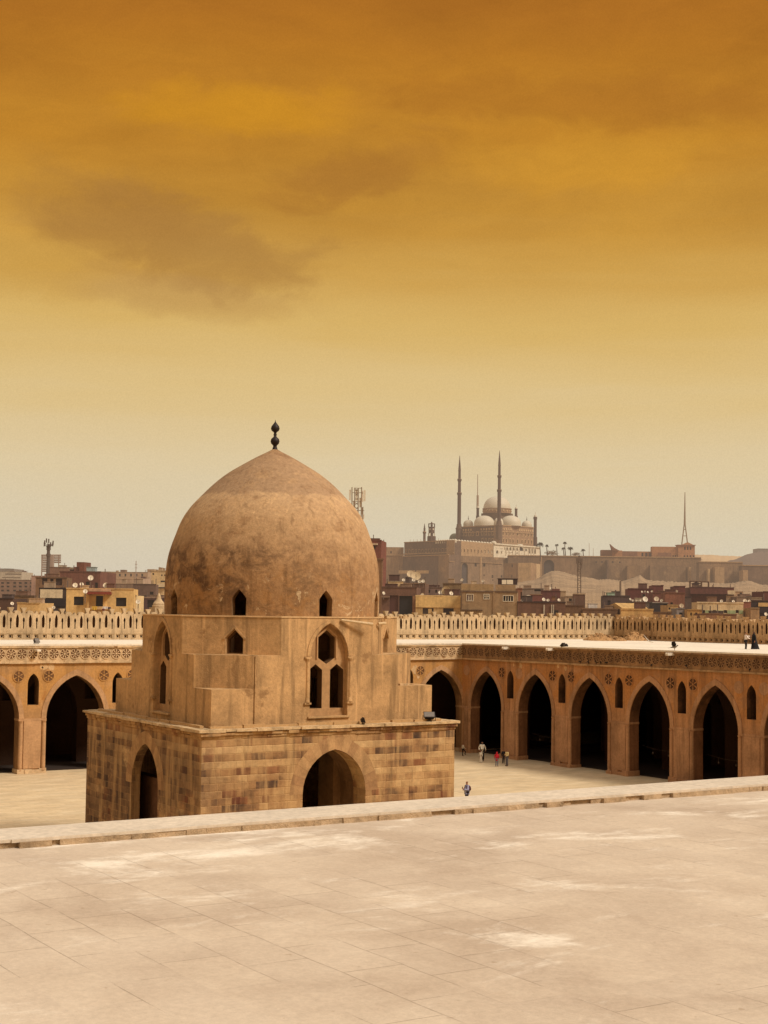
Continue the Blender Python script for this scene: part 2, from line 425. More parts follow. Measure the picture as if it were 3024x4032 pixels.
# dome: grey-brown cap, paler middle, dark weathered belt, orange foot with peeled patches
m, nt = newmat('weathered_dome_plaster'); p = nt.pos(); z = nt.sep(p)[2]
ragged = nt.math('MULTIPLY', nt.math('SUBTRACT', nt.noise(p, .9, 7, .65), .5), .9)
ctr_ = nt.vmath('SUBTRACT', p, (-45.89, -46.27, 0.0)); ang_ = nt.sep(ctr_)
lit = nt.smooth(nt.math('ADD', ang_[0], nt.math('MULTIPLY', ang_[1], -.3)), -5.5, 6.5)      # sunlight painted on the right flank; belt stains stay heavier on the left
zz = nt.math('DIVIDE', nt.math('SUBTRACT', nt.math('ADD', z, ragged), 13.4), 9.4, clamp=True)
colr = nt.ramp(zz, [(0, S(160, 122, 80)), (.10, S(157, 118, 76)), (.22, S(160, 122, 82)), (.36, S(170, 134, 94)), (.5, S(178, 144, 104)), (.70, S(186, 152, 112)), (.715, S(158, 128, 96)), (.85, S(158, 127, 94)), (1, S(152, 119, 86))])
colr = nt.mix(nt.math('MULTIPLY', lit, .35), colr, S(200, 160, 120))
b2 = nt.noise(p, .8, 10, .72, .4)
colr = nt.mix(nt.math('MULTIPLY', nt.smooth(b2, .5, .66), .55), colr, S(184, 146, 102))
b4 = nt.noise(nt.scale(p, (1, 1, 1.6), (4, 8, 2)), .7, 10, .72, .3)
colr = nt.mix(nt.math('MULTIPLY', nt.smooth(b4, .5, .68), .5), colr, S(124, 88, 56))
b1 = nt.noise(nt.scale(p, (1, 1, 1.3)), .75, 11, .74, .4)
beltz = nt.ramp(zz, [(.0, .55), (.12, .9), (.25, 1.0), (.36, .9), (.44, .2), (.55, .0), (1, 0)])
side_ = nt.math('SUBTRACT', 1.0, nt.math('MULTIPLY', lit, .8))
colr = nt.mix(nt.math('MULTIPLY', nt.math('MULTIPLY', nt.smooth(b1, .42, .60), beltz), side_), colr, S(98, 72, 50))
o1 = nt.noise(p, 1.3, 9, .7, .5)
foot2 = nt.ramp(zz, [(.0, 1.0), (.2, .8), (.32, .3), (.42, 0.0)])
colr = nt.mix(nt.math('MULTIPLY', nt.math('MULTIPLY', nt.smooth(o1, .5, .66), foot2), .7), colr, S(166, 122, 74))
b3 = nt.noise(p, 1.0, 9, .74, .8)
footz = nt.ramp(zz, [(0.0, 1.0), (.14, .9), (.24, .2), (.4, 0.0)])
colr = nt.mix(nt.math('MULTIPLY', nt.math('MULTIPLY', nt.smooth(b3, .575, .61), footz), .9), colr, S(206, 178, 138))
patch = nt.smooth(nt.noise(nt.scale(p, (1, 1, .8), (3, 1, 7)), .9, 9, .74, .6), .54, .62)
midz = nt.ramp(zz, [(.45, 0.0), (.58, 1.0), (.69, 1.0), (.71, 0.0)])
colr = nt.mix(nt.math('MULTIPLY', nt.math('MULTIPLY', patch, midz), .75), colr, S(206, 168, 122))
strk = nt.noise(nt.scale(p, (2.2, 2.2, .16)), 1.0, 6, .66)
colr = nt.mix(nt.math('MULTIPLY', nt.smooth(strk, .54, .70), .4), colr, S(100, 72, 46))
strk2 = nt.noise(nt.scale(p, (2.6, 2.6, .16), (9, 4, 0)), 1.0, 6, .66)
colr = nt.mix(nt.math('MULTIPLY', nt.smooth(strk2, .56, .72), .35), colr, S(204, 164, 118))
colr = nt.mix(1.0, colr, nt.ramp(nt.noise(p, 5, 7, .72), [(.3, .76), (.7, 1.18)]), 'MULTIPLY')
mDome = finish(m, nt, colr, .92, nt.noise(p, 2.6, 9, .74), .07)

# courtyard paving
m, nt = newmat('courtyard_paving'); p = nt.pos()
a = nt.noise(nt.scale(p, (.8, 1.8, 1)), .45, 9, .7)
colr = nt.ramp(a, [(.28, S(186, 162, 128)), (.5, S(204, 180, 143)), (.72, S(220, 198, 162))])
br = nt.n('ShaderNodeTexBrick'); nt.l(p, br.inputs['Vector'])
br.inputs['Scale'].default_value = 1.0; br.inputs['Mortar Size'].default_value = .02
br.inputs['Brick Width'].default_value = 1.3; br.inputs['Row Height'].default_value = .7
br.inputs['Color1'].default_value = (.9, .9, .9, 1); br.inputs['Color2'].default_value = (1.06, 1.04, 1.0, 1); br.inputs['Mortar'].default_value = (.76, .72, .66, 1)
colr = nt.mix(.75, colr, nt.mix(1.0, colr, br.outputs[0], 'MULTIPLY'))
mCourt = finish(m, nt, colr, .95, nt.noise(p, 6, 5, .65), .01)

# terrace paving in the foreground
m, nt = newmat('terrace_paving'); p = nt.pos()
sw = nt.sep(p); pv = nt.comb(sw[1], nt.math('ADD', sw[0], nt.math('MULTIPLY', nt.math('SUBTRACT', nt.noise(p, .5, 3, .5), .5), .10)))
br = nt.n('ShaderNodeTexBrick'); nt.l(pv, br.inputs['Vector']); br.offset = .43
br.inputs['Scale'].default_value = 1.0; br.inputs['Mortar Size'].default_value = .007; br.inputs['Mortar Smooth'].default_value = .3
br.inputs['Brick Width'].default_value = 1.22; br.inputs['Row Height'].default_value = .70
br.inputs['Color1'].default_value = (.965, .96, .955, 1); br.inputs['Color2'].default_value = (1.03, 1.03, 1.02, 1); br.inputs['Mortar'].default_value = (.98, .98, .98, 1)
a = nt.noise(nt.scale(p, (1, .8, 1)), .55, 9, .66, .3)
colr = nt.ramp(a, [(.25, S(184, 164, 142)), (.48, S(197, 178, 155)), (.75, S(208, 190, 167))])
wet = nt.noise(p, .28, 6, .6, .4)
colr = nt.mix(nt.math('MULTIPLY', nt.smooth(wet, .46, .66), .55), colr, S(168, 146, 124))
colr = nt.mix(1.0, colr, br.outputs[0], 'MULTIPLY')
lime = nt.noise(nt.scale(p, (.7, 1.25, 1), (2.2, 4.4, 0)), .5, 10, .7, .3)
lim2 = nt.noise(nt.scale(p, (.8, 1.4, 1), (8, 2, 0)), 1.6, 7, .7)
edge = nt.smooth(sw[1], -107.0, -100.0)
thr = nt.math('ADD', lime, nt.math('ADD', nt.math('MULTIPLY', edge, .055), nt.math('MULTIPLY', nt.math('SUBTRACT', lim2, .5), .10)))
colr = nt.mix(nt.math('MULTIPLY', nt.smooth(thr, .552, .73), .85), colr, S(238, 226, 206))
grit = nt.noise(p, 14, 6, .7)
colr = nt.mix(1.0, colr, nt.ramp(grit, [(.25, .88), (.7, 1.09)]), 'MULTIPLY')
spot = nt.noise(p, 5.5, 3, .5)
colr = nt.mix(nt.math('MULTIPLY', nt.smooth(spot, .70, .76), .35), colr, S(140, 112, 84))
jm = nt.math('MULTIPLY', br.outputs['Fac'], nt.smooth(nt.noise(p, .6, 5, .62), .45, .60))
colr = nt.mix(nt.math('MULTIPLY', jm, .36), colr, S(118, 94, 72))
hgt = nt.math('SUBTRACT', nt.math('MULTIPLY', grit, .5), nt.math('MULTIPLY', jm, .8))
hgt = nt.math('ADD', hgt, nt.math('MULTIPLY', nt.noise(p, 2.2, 4, .6), 1.2))
mTerr = finish(m, nt, colr, .93, hgt, .012)
mKerb = plaster('coping_screed', S(208, 192, 170), .84, 1.1, .6, 0, fine=8, bump=.01)
mRubble = plaster('kerb_rubble', S(188, 160, 126), .45, 1.25, 2.2, 0, bump=.05, fine=9)

# ------------------------------------------------------------------ ground, terrace
GZ = 0.0
g = MB()
g.add([(-9000, -9000, GZ), (9000, -9000, GZ), (9000, 9000, GZ), (-9000, 9000, GZ)], [(0, 1, 2, 3)])
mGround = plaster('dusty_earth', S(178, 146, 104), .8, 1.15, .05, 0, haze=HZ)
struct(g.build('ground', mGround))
g = MB(); g.box(-62, 40, -97.3, 14.4, .004, .05)
struct(g.build('courtyard', mCourt))
g = MB(); g.box(-140, 40, -150, -97.55, 0, 10.47)
struct(g.build('roof_terrace', mTerr))

# the raised coping along the terrace edge: slabs of unequal length over a broken rubble face
t = thing('terrace_coping', 'long low plastered stone coping with a broken rubble inner face along the terrace edge', 'coping', (-77, -98, 10.47))
rnd = random.Random(3)
x = -100.0; slabs = MB(); face = MB()
while x < -30:
    L = rnd.uniform(1.6, 3.2)
    yb = -98.62+rnd.uniform(-.02, .02)
    slabs.box(x+.0008, x+L-.0008, yb, -97.5, 10.555+rnd.uniform(-.004, .004), 10.60+rnd.uniform(-.0015, .0015))
    x += L
slabs.build('coping_slab', mKerb, t)
x = -100.0; y0 = -98.60
while x < -30:                       # small broken stones packed under the slab nose
    L = rnd.uniform(.10, .55); x1 = x+L; y1 = -98.645+rnd.choice([0, 0, 0, 0, 0, 0, .09])+rnd.uniform(-.03, .02)
    zt = 10.557; k = rnd.uniform(-.015, .02); z_ = 10.462
    face.add([(x, y1, z_), (x1, y1+rnd.uniform(-.015, .015), z_), (x1, -98.2, z_), (x, -98.2, z_), (x, y1+k, zt), (x1, y1+k, zt), (x1, -98.2, zt), (x, -98.2, zt)],
             [(0, 3, 2, 1), (4, 5, 6, 7), (0, 1, 5, 4), (1, 2, 6, 5), (2, 3, 7, 6), (3, 0, 4, 7)])
    x = x1
face.build('rubble_face', mRubble, t)
g = MB(); g.box(-100, -30, -97.56, -97.42, 0, 10.44)
g.build('courtyard_wall', mLeft, t)

mSoffL = plaster('arch_soffit_painted_shade', S(150, 112, 74), .6, 1.2, .5, .5, band=(5.2, 9.5, S(100, 74, 48)))  # shade of the arch undersides painted in, darkest towards the heads
mSoffR = plaster('arch_soffit_painted_shade_right', S(134, 94, 64), .6, 1.2, .5, .5, band=(5.0, 9.5, S(82, 58, 40)))
# ------------------------------------------------------------------ rosettes and roundels
def rosette_mesh(r_, n, k):
    g = MB()
    g.tube((0, .02, 0), (0, -.012, 0), r_*.96, n=24, mi=0)
    N = 28
    for i in range(N):               # raised rim
        a0, a1 = 2*math.pi*i/N, 2*math.pi*(i+1)/N
        q = lambda a, rr, y: (rr*math.cos(a), y, rr*math.sin(a))
        g.add([q(a0, r_*.86, -.05), q(a1, r_*.86, -.05), q(a1, r_, -.05), q(a0, r_, -.05), q(a0, r_*.86, .02), q(a1, r_*.86, .02), q(a1, r_, .02), q(a0, r_, .02)],
              [(0, 1, 2, 3), (4, 7, 6, 5), (0, 4, 5, 1), (3, 2, 6, 7)], 1)
    for i in range(n):               # petals
        a = 2*math.pi*i/n+k; q = []
        for rr, da in ((.14, 0), (.5, .16), (.84, .07), (.84, -.07), (.5, -.16)):
            q.append((r_*rr*math.cos(a+da), r_*rr*math.sin(a+da)))
        g.add([(p_[0], -.045, p_[1]) for p_ in q]+[(p_[0], .0, p_[1]) for p_ in q],
              [(0, 1, 2, 3, 4)]+[(j, (j+1) % 5, (j+1) % 5+5, j+5) for j in range(5)], 1)
    g.tube((0, 0, 0), (0, -.06, 0), r_*.17, n=10, mi=1)
    return g

def arcade(side):
    left = side == 'left'
    if left:
        T = lambda u, w_, z: (-u, w_, z)
        centres = [2.55+7.4*k for k in range(8)]; a = 2.55; u0, U = -1.0, 61.0
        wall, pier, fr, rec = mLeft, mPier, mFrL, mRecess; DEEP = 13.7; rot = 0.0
        t = thing('arcade', 'sunlit ochre arcade of pointed arches along the far courtyard side, behind the domed pavilion', 'arcade', (0, 0, 0))
    else:
        sR, cR = math.sin(RA), math.cos(RA)
        T = lambda u, w_, z: (u*sR+w_*cR, -u*cR+w_*sR, z*(1+.00062*max(u, 0)))
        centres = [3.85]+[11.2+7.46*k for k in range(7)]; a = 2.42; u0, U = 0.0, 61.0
        wall, pier, fr, rec = mRight, mPierR, mFrR, mRecessR; DEEP = 31.3; rot = -math.pi/2+RA
        t = thing('arcade', 'shaded orange brown arcade with tall black arches along the right of the courtyard', 'arcade', (0, 0, 0))
    mMould = mPierR
    niches = [(centres[i]+centres[i+1])/2 for i in range(len(centres)-1)]
    outer = [(u0, 0)]
    for c in centres: outer += arch(c, a, 0, 4.45, 8.02)
    outer += [(U, 0), (U, 10.30), (u0, 10.30)]
    holes = [arch(c, .48, 5.62, 7.35, 8.2, 5) for c in niches]
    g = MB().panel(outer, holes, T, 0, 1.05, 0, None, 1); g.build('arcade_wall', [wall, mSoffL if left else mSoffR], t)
    # frieze with its two ledges, roof
    g = MB()
    if left:
        segs = [(u0+.0, U)]
    else:
        segs = [(.0, U)]
    rr = random.Random(11 if left else 12)
    for (s0, s1) in segs:
        x = s0
        while x < s1:
            L = rr.uniform(1.5, 4.0); e = min(x+L, s1); j = rr.uniform(-.012, .012)
            g.box(x, e, -.10+j, 0, 9.16, 10.32, 0, T)
            x = e
    g.build('frieze', fr, t)
    g = MB(); x = u0
    while x < U:
        L = rr.uniform(.8, 3.0); e = min(x+L, U)
        g.box(x, e, -.20+rr.uniform(-.03, .02), 0, 9.03+rr.uniform(-.015, .015), 9.17+rr.uniform(-.01, .02), 0, T); x = e
    g.build('lower_ledge', mFrL if left else mCrenR, t)
    g = MB(); x = u0
    while x < U:
        L = rr.uniform(.8, 3.4); e = min(x+L, U)
        g.box(x, e, -.24+rr.uniform(-.04, .03), 0, 10.32+rr.uniform(-.02, .02), 10.475, 0, T); x = e
    g.build('upper_ledge', fr, t)
    g = MB(); top = 10.62 if left else 10.602
    g.box(-31.8 if left else -.0, U, -.26, DEEP+.2, 10.475, top, 0, T)
    g.build('roof', mRoof, t)
    # roundels in the frieze
    rm = None
    n = 66
    for i in range(n):
        u = .42+i*.915
        if u > 52: break
        if rm is None:
            rm = rosette_mesh(.45, 8, .2).build('roundel', [rec, fr], t, smooth=None, local=True); o = rm
        else: o = dup(rm, t, (0, 0, 0))
        o.location = T(u, -.105, 9.80); o.rotation_euler = (0, rr.uniform(0, 3), 0) if left else (0, 0, rot)
    # rosettes beside the niches, arch mouldings, imposts, colonnettes
    ro = None
    us = [c_+s_*1.28 for c_ in niches for s_ in (-1, 1)]+([] if left else [.68])
    for u in us:
        if not left and rr.random() < .45:      # some medallions have worn down to plain sunken discs
            g = MB(); g.tube(T(u, .01, 7.98), T(u, -.02, 7.98), .5, n=20); g.build('worn_rosette', mPierR, t); continue
        if ro is None:
            ro = rosette_mesh(.50 if left else .54, 6, .5).build('rosette', [rec, wall], t, local=True); o = ro
        else: o = dup(ro, t, (0, 0, 0))
        o.location = T(u, -.004, 7.98); o.rotation_euler = (0, 0, rot)
    for c in centres:
        i_ = arch(c, a+.002, 4.5, 4.5, 8.02); o_ = arch(c, a+.42, 4.5, 4.5, 8.50)
        g = MB().panel(o_+list(reversed(i_)), [], T, -.07, .0)
        g.build('arch_moulding', mMould if not left else pier, t)
    edges = [(u0, centres[0]-a)]+[(centres[i]+a, centres[i+1]-a) for i in range(len(centres)-1)]+[(centres[-1]+a, U)]
    rr = random.Random(5)
    for (p0, p1) in edges:
        g = MB().box(p0-.03, p1+.03, -.055, 1.08, 4.34, 4.52, 0, T); g.build('impost', pier, t)
        g = MB().box(p0+.42, p1-.42, -.075, 0, .45, 4.33, 0, T); g.build('pier_facing', pier, t)
        g = MB()
        for k in range(4):           # crumbling footing
            q0 = p0-.08+(p1-p0+.16)*k/4; q1 = p0-.08+(p1-p0+.16)*(k+1)/4
            g.box(q0, q1, -.14-rr.uniform(0, .14), 1.1, 0, .28+rr.uniform(0, .25), 0, T)
        g.build('footing', mFrL if left else mPierR, t)
    for c in centres:
        for s_ in (-1, 1):
            uc = c+s_*(a+.17); g = MB()
            P0, P1 = T(uc, -.02, .5), T(uc, -.02, 4.16)
            g.tube(P0, P1, .19, .175, 10)
            g.tube(P1, T(uc, -.02, 4.34), .15, .22, 8)
            g.tube(T(uc, -.02, .3), P0, .2, .16, 10)
            g.build('colonnette', pier, t, smooth=R(40))
    # the deep interior: further rows of arches and the outer wall
    rows = [6.3] if left else [6.3, 12.4, 18.5]
    for w_ in rows:
        ou = [(u0-(6 if left else 0), 0)]
        for c in centres: ou += arch(c, a, 0, 4.45, 8.02, 6)
        ou += [(U, 0), (U, 10.3), (u0-(6 if left else 0), 10.3)]
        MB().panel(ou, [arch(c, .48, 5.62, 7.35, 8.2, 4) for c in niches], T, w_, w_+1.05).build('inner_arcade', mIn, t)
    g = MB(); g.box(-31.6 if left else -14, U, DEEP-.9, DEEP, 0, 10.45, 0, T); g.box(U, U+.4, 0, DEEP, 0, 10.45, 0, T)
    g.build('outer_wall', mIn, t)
    return t, T
arcL, TL = arcade('left')
arcR, TR = arcade('right')

mMat = plain('arcade_floor_shade_sheet', S(52, 40, 32), .95)  # dark floor sheet added to stand for shade inside the arches
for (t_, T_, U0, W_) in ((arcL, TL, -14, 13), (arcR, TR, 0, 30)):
    g = MB(); g.box(U0, 60, 1.3, W_, .052, .12, 0, T_); g.build('arcade_floor_shade_sheet', mMat, t_)

# stucco scars and pale patches on the facades, each flake a part of its arcade
def flake(T, t, u, z, r_, m, seed):
    rr = random.Random(seed); n = 14
    pts = [(u+r_*rr.uniform(.5, 1.1)*math.cos(6.283*i/n), z+r_*rr.uniform(.6, 1.3)*math.sin(6.283*i/n)) for i in range(n)]
    MB().panel(pts, [], T, -.012, .0).build('bare_patch', m, t)
for k, (u, z, r_) in enumerate([(5.6, 8.1, .42), (5.2, 7.5, .3), (42.3, 8.72, .3), (41.8, 8.7, .34), (42.6, 8.75, .2)]): flake(TL, arcL, u, z, r_, mPlTop, k)
for k, (u, z, r_) in enumerate([(9.05, 8.72, .26), (8.0, 8.75, .14), (14.4, 8.85, .22), (15.4, 8.7, .2), (14.9, 2.4, .3), (.9, 3.0, .3), (.95, 1.4, .4), (6.6, .9, .3)]): flake(TR, arcR, u, z, r_, mPlTop, k+30)

# ------------------------------------------------------------------ openwork parapets
mSlot = plaster('slot_shadow_stucco', S(96, 66, 44), .6, 1.4, 1.2, 0)
def crest_mesh(broken=False):
    h = .615
    top = [(-.31, 1.78), (-.22, 1.76), (-.13, 1.82), (-.11, 1.92), (-.27, 2.30), (.27, 2.30), (.11, 1.92), (.13, 1.82), (.22, 1.76), (.31, 1.78)]
    if broken: top = [(-.31, 1.78), (-.2, 1.74), (-.12, 1.80), (-.04, 1.98), (.06, 1.90), (.12, 1.70), (.22, 1.66), (.31, 1.70)]
    hump = [(h+.31*math.cos(math.pi-math.pi*i/8), 1.78+.24*math.sin(math.pi*i/8)) for i in range(1, 9)]
    outer = [(-.31, 0)]+top+hump+[(.92, 0)]
    key = [(-.045, .38), (.045, .38), (.05, .95), (.10, 1.12), (.08, 1.32), (0, 1.42), (-.08, 1.32), (-.10, 1.12), (-.05, .95)]
    slot = [(h-.09, .48), (h+.09, .48), (h+.135, .75), (h+.135, 1.3), (h+.07, 1.55), (h, 1.68), (h-.07, 1.55), (h-.135, 1.3), (h-.135, .75)]
    g = MB().panel(outer, [key, slot], lambda u, w_, z: (u, w_, z), -.22, .22, 0, 1)
    g.box(-.2, .2, .04, .1, .3, 1.5, 1); g.box(h-.2, h+.2, .04, .1, .4, 1.72, 1)
    return g
def parapet(label, x0, n, step, T, rotz, m, per=.8):
    t = thing('openwork_parapet', label, 'parapet', T(0, 0, 10.6))
    g = MB(); L = n*step
    holes, u = [], .4
    while u < L-.4:
        holes.append([(u-.2, .17), (u+.2, .17), (u+.2, .50), (u-.2, .50)]); u += per
    Tz = lambda u_, w_, z_: T(u_, w_, 10.6+z_)
    g.panel([(0, 0), (L, 0), (L, .58), (0, .58)], holes, Tz, -.24, -.12)
    g.box(0, L, -.12, .2, 0, .58, 0, Tz)
    g.box(0, L, -.29, .2, .58, .68, 0, Tz)
    for q in holes:                  # the small dark drain holes
        c = (q[0][0]+q[1][0])/2; g.box(c-.08, c+.08, -.125, -.11, .24, .42, 1, Tz)
    g.build('pierced_band', [m, mDark], t)
    cb = crest_mesh(True).build('crest', [m, mSlot], t, local=True); cb.location = tuple(np.array(T(.31+17*step, 0, 11.26))-np.array(T(0, 0, 10.6))); cb.rotation_euler = (0, 0, rotz)
    cm = crest_mesh().build('crest', [m, mSlot], t, local=True)
    rj = random.Random(n)
    for i in range(n):
        if i == 17: continue
        o = cm if i == 0 else dup(cb if rj.random() < .13 else cm, t, (0, 0, 0))
        p_ = np.array(T(.31+i*step, 0, 11.26))-np.array(T(0, 0, 10.6)); o.location = tuple(p_)
        o.rotation_euler = (rj.uniform(-.025, .025), rj.uniform(-.012, .012), rotz+rj.uniform(-.02, .02)); o.scale = (step/1.23, rj.uniform(.92, 1.05), rj.uniform(.955, 1.025))
    return t
X0 = 31.5-74*1.23
parapet('pale openwork parapet of flared crests on the far arcade roof, behind the dome', X0, 74, 1.23, lambda u, w_, z: (X0+u, 13.88+w_, z), 0.0, mCren)
parapet('openwork parapet of flared crests on the right arcade roof, behind the standing couple', 0, 44, 1.26, lambda u, w_, z: (31.5+w_, 13.5-u, z), -math.pi/2, mCrenR)
# ------------------------------------------------------------------ the domed pavilion in the courtyard
PC = (-46.0, -46.0)
pav = thing('domed_pavilion', 'square banded stone pavilion with stepped plaster storey and weathered pointed dome in mid courtyard', 'pavilion', (PC[0], PC[1], 0))
cx, cy = PC
FY = lambda h: (lambda u, w_, z: (cx+u, cy-h+w_, z))          # the face towards the terrace
FXm = lambda h: (lambda u, w_, z: (cx-h+w_, cy-u, z))         # the face on the left
FYp = lambda h: (lambda u, w_, z: (cx-u, cy+h-w_, z))
FXp = lambda h: (lambda u, w_, z: (cx+h-w_, cy+u, z))
H = 7.5; TH = 1.2
def base_wall(T, half, ac, a, TH=1.2):
    ou = [(-half, 0)]+(arch(ac, a, 0, 4.55, 6.74, 14) if a else [])+[(half, 0), (half, 7.6), (-half, 7.6)]
    MB().panel(ou, [], T, 0, TH).build('masonry_wall', mBase, pav)
base_wall(FY(H), H, .03, 1.86)
base_wall(FYp(H), H, 0, 0)  # unseen back wall, its arch left out to keep the interior dark
base_wall(FXm(H), H-TH, .72, 1.72, .5)
base_wall(FXp(H), H-TH, 0, 0)  # unseen far side, also closed without an arch to hold light out
# radial voussoirs, each stone its own shade
mVs = [plaster('voussoir_stone', S(*c), .7, 1.25, .9, .4) for c in ((166, 130, 90), (160, 124, 86), (174, 138, 96), (154, 118, 82))]
for T, ac, a in ((FY(H), .03, 1.86), (FXm(H), .72, 1.72)):
    I = arch(ac, a+.003, 4.2, 4.55, 6.74, 8); O = arch(ac, a+.75, 4.2, 4.55, 7.42, 8)
    g = MB(); rr = random.Random(4)
    for i in range(1, len(I)-2):
        q = [I[i], I[i+1], O[i+1], O[i]]
        q = [(q[0][0]*.99+q[1][0]*.01, q[0][1]*.99+q[1][1]*.01), (q[1][0]*.99+q[0][0]*.01, q[1][1]*.99+q[0][1]*.01),
             (q[2][0]*.99+q[3][0]*.01, q[2][1]*.99+q[3][1]*.01), (q[3][0]*.99+q[2][0]*.01, q[3][1]*.99+q[2][1]*.01)]
        g.panel(q, [], T, -.003-rr.uniform(0, .006), .0, rr.randrange(4))
    g.build('voussoirs', mVs, pav)
# what shows inside the two arches
i_ = arch(.03, 1.862, 0, 4.55, 6.742, 12); o_ = arch(.03, 2.3, 0, 4.55, 7.1, 12)
mVault = plaster('vault_plaster', S(128, 98, 68), .6, 1.25, .7, .5)
MB().panel(o_+list(reversed(i_)), [], FY(H), 1.2, 2.5).build('deep_vault', mVault, pav)
g = MB(); g.box(cx+1.45, cx+1.9, cy-4.98, cy-3.4, 0, 7.05); g.box(cx+1.9, cx+6.2, cy-4.98, cy-4.6, 0, 7.05); g.build('inner_pier', mVault, pav)
mInR = plaster('inner_red_plaster', S(112, 80, 58), .6, 1.2, .8, .4)
g = MB(); g.box(cx-6.25, cx-5.6, cy-3.6, cy+4.0, 0, 4.75); g.box(cx-6.29, cx-6.25, cy-1.15, cy-.75, 0, 4.6)
g.build('low_inner_wall', mInR, pav)
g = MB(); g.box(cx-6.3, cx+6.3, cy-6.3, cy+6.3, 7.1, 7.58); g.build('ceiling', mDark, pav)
# cornice of separately worn stones, roof of the base, loose edging strips
def ring(half, z0, z1, proud, lo, hi, jz, jp, name, m, seed):
    rr = random.Random(seed); g = MB()
    for T, hh in ((FY(half), half+proud), (FYp(half), half+proud), (FXm(half), half-.6), (FXp(half), half-.6)):
        u = -hh
        while u < hh-1e-6:
            e = min(u+rr.uniform(lo, hi), hh)
            if hh-e < lo*.6: e = hh
            g.box(u, e, -proud-rr.uniform(-jp, jp), .6, z0+rr.uniform(-jz, jz), z1+rr.uniform(-jz, jz), 0, T)
            u = e
    g.build(name, m, pav)
ring(H, 7.50, 7.66, .04, .5, 1.6, .03, .02, 'cornice', mBase, 1)
ring(H, 7.66, 7.82, .12, .3, 1.1, .025, .05, 'cornice', mBase, 2)
ring(H, 7.83, 7.96, .24, .3, 1.3, .02, .06, 'cornice', mCorn, 3)
g = MB(); g.box(cx-7.0, cx+7.0, cy-7.0, cy+7.0, 7.55, 7.93); g.build('base_roof', mCorn, pav)
rr = random.Random(9); g = MB()
for T in (FY(7.15), FXm(7.15)):
    u = -6.9
    while u < 6.6:
        e = u+rr.uniform(1.2, 2.4); o_ = rr.uniform(-.12, .05)
        g.box(u, min(e, 6.9), o_, o_+.2, 7.95, 8.08+rr.uniform(-.02, .04), 0, T)
        u = e+rr.uniform(-.02, .12)
g.build('edging_strip', mCord, pav)

before_ = set(bpy.data.objects)
# stepped plaster storey: square foot, half-chamfered middle, octagon above
B_, zB0, zB1, zA, zO = 6.6, 7.93, 9.85, 11.52, 13.43
cA, cO = 4.3, 2.735
outl = [(-B_, zB0), (B_, zB0), (B_, zB1), (cA, zB1), (cA, zA), (cO, zA), (cO, zO), (-cO, zO), (-cO, zA), (-cA, zA), (-cA, zB1), (-B_, zB1)]
WIN = arch(.14, 1.13, 8.37, 11.35, 13.16, 10)
def face(T, half, win=True):
    ou = [(max(-half, min(half, u)), z) for u, z in outl]
    if half < B_:   # side walls stop short of the corner so that the two walls meet end to end
        ou = [(-half, zB0), (half, zB0), (half, zB1), (cA, zB1), (cA, zA), (cO, zA), (cO, zO), (-cO, zO), (-cO, zA), (-cA, zA), (-cA, zB1), (-half, zB1)]
    MB().panel(ou, [WIN] if win else [], T, 0, .75).build('plaster_wall', mPl, pav)
face(FY(B_), B_); face(FYp(B_), B_); face(FXm(B_), B_-.75); face(FXp(B_), B_-.75)
mTrac = plaster('tracery_plaster', S(176, 138, 96), .75, 1.15, .6, .2)
mReveal = plaster('window_reveal_shade', S(104, 76, 50), .7, 1.15, .6, .3)  # darker plaster: shade of the window depths painted in
for T in (FY(B_), FXm(B_), FYp(B_), FXp(B_)):
    c = .14
    lightL = [(c-1.04, 8.75), (c-.24, 8.75), (c-.24, 10.74), (c-.64, 11.04), (c-1.04, 10.74)]
    lightR = [(c+.24, 8.75), (c+1.04, 8.75), (c+1.04, 10.74), (c+.64, 11.04), (c+.24, 10.74)]
    upper = [(c, 11.04), (c+.5, 11.36), (c+.5, 12.42), (c, 12.80), (c-.5, 12.42), (c-.5, 11.36)]
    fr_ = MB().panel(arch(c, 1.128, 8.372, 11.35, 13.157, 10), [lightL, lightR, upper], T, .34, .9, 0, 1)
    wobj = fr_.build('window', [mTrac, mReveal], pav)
    # splayed hood round the upper light, and two colonnettes with caps
    g = MB().panel([(c-.62, 11.32), (c-.62, 12.5), (c, 12.98), (c+.62, 12.5), (c+.62, 11.32), (c+.54, 11.32), (c+.54, 12.45), (c, 12.87), (c-.54, 12.45), (c-.54, 11.32)], [], T, .26, .34)
    g.build('light_hood', mTrac, wobj)
    for s_ in (-1, 1):
        u = c+s_*1.28; g = MB()
        g.tube(T(u, .01, 9.3), T(u, .01, 11.2), .10, .10, 10); g.tube(T(u, .01, 11.2), T(u, .01, 11.34), .11, .17, 8); g.tube(T(u, .01, 9.08), T(u, .01, 9.3), .16, .1, 10)
        g.box(u-.2, u+.2, -.1, .1, 11.34, 11.44, 0, T); g.box(u-.2, u+.2, -.1, .1, 8.98, 9.08, 0, T)
        g.build('colonnette', mPl, wobj, smooth=R(40))
    i_ = arch(c, 1.131, 11.46, 11.46, 13.16, 10); o_ = arch(c, 1.34, 11.46, 11.46, 13.36, 10)
    MB().panel(o_+list(reversed(i_)), [], T, -.045, .0).build('arch_moulding', mPl, wobj)
    g = MB(); g.box(c-1.25, c+1.25, -.12, .3, 8.28, 8.365, 0, T); g.build('sill', mCord, wobj)
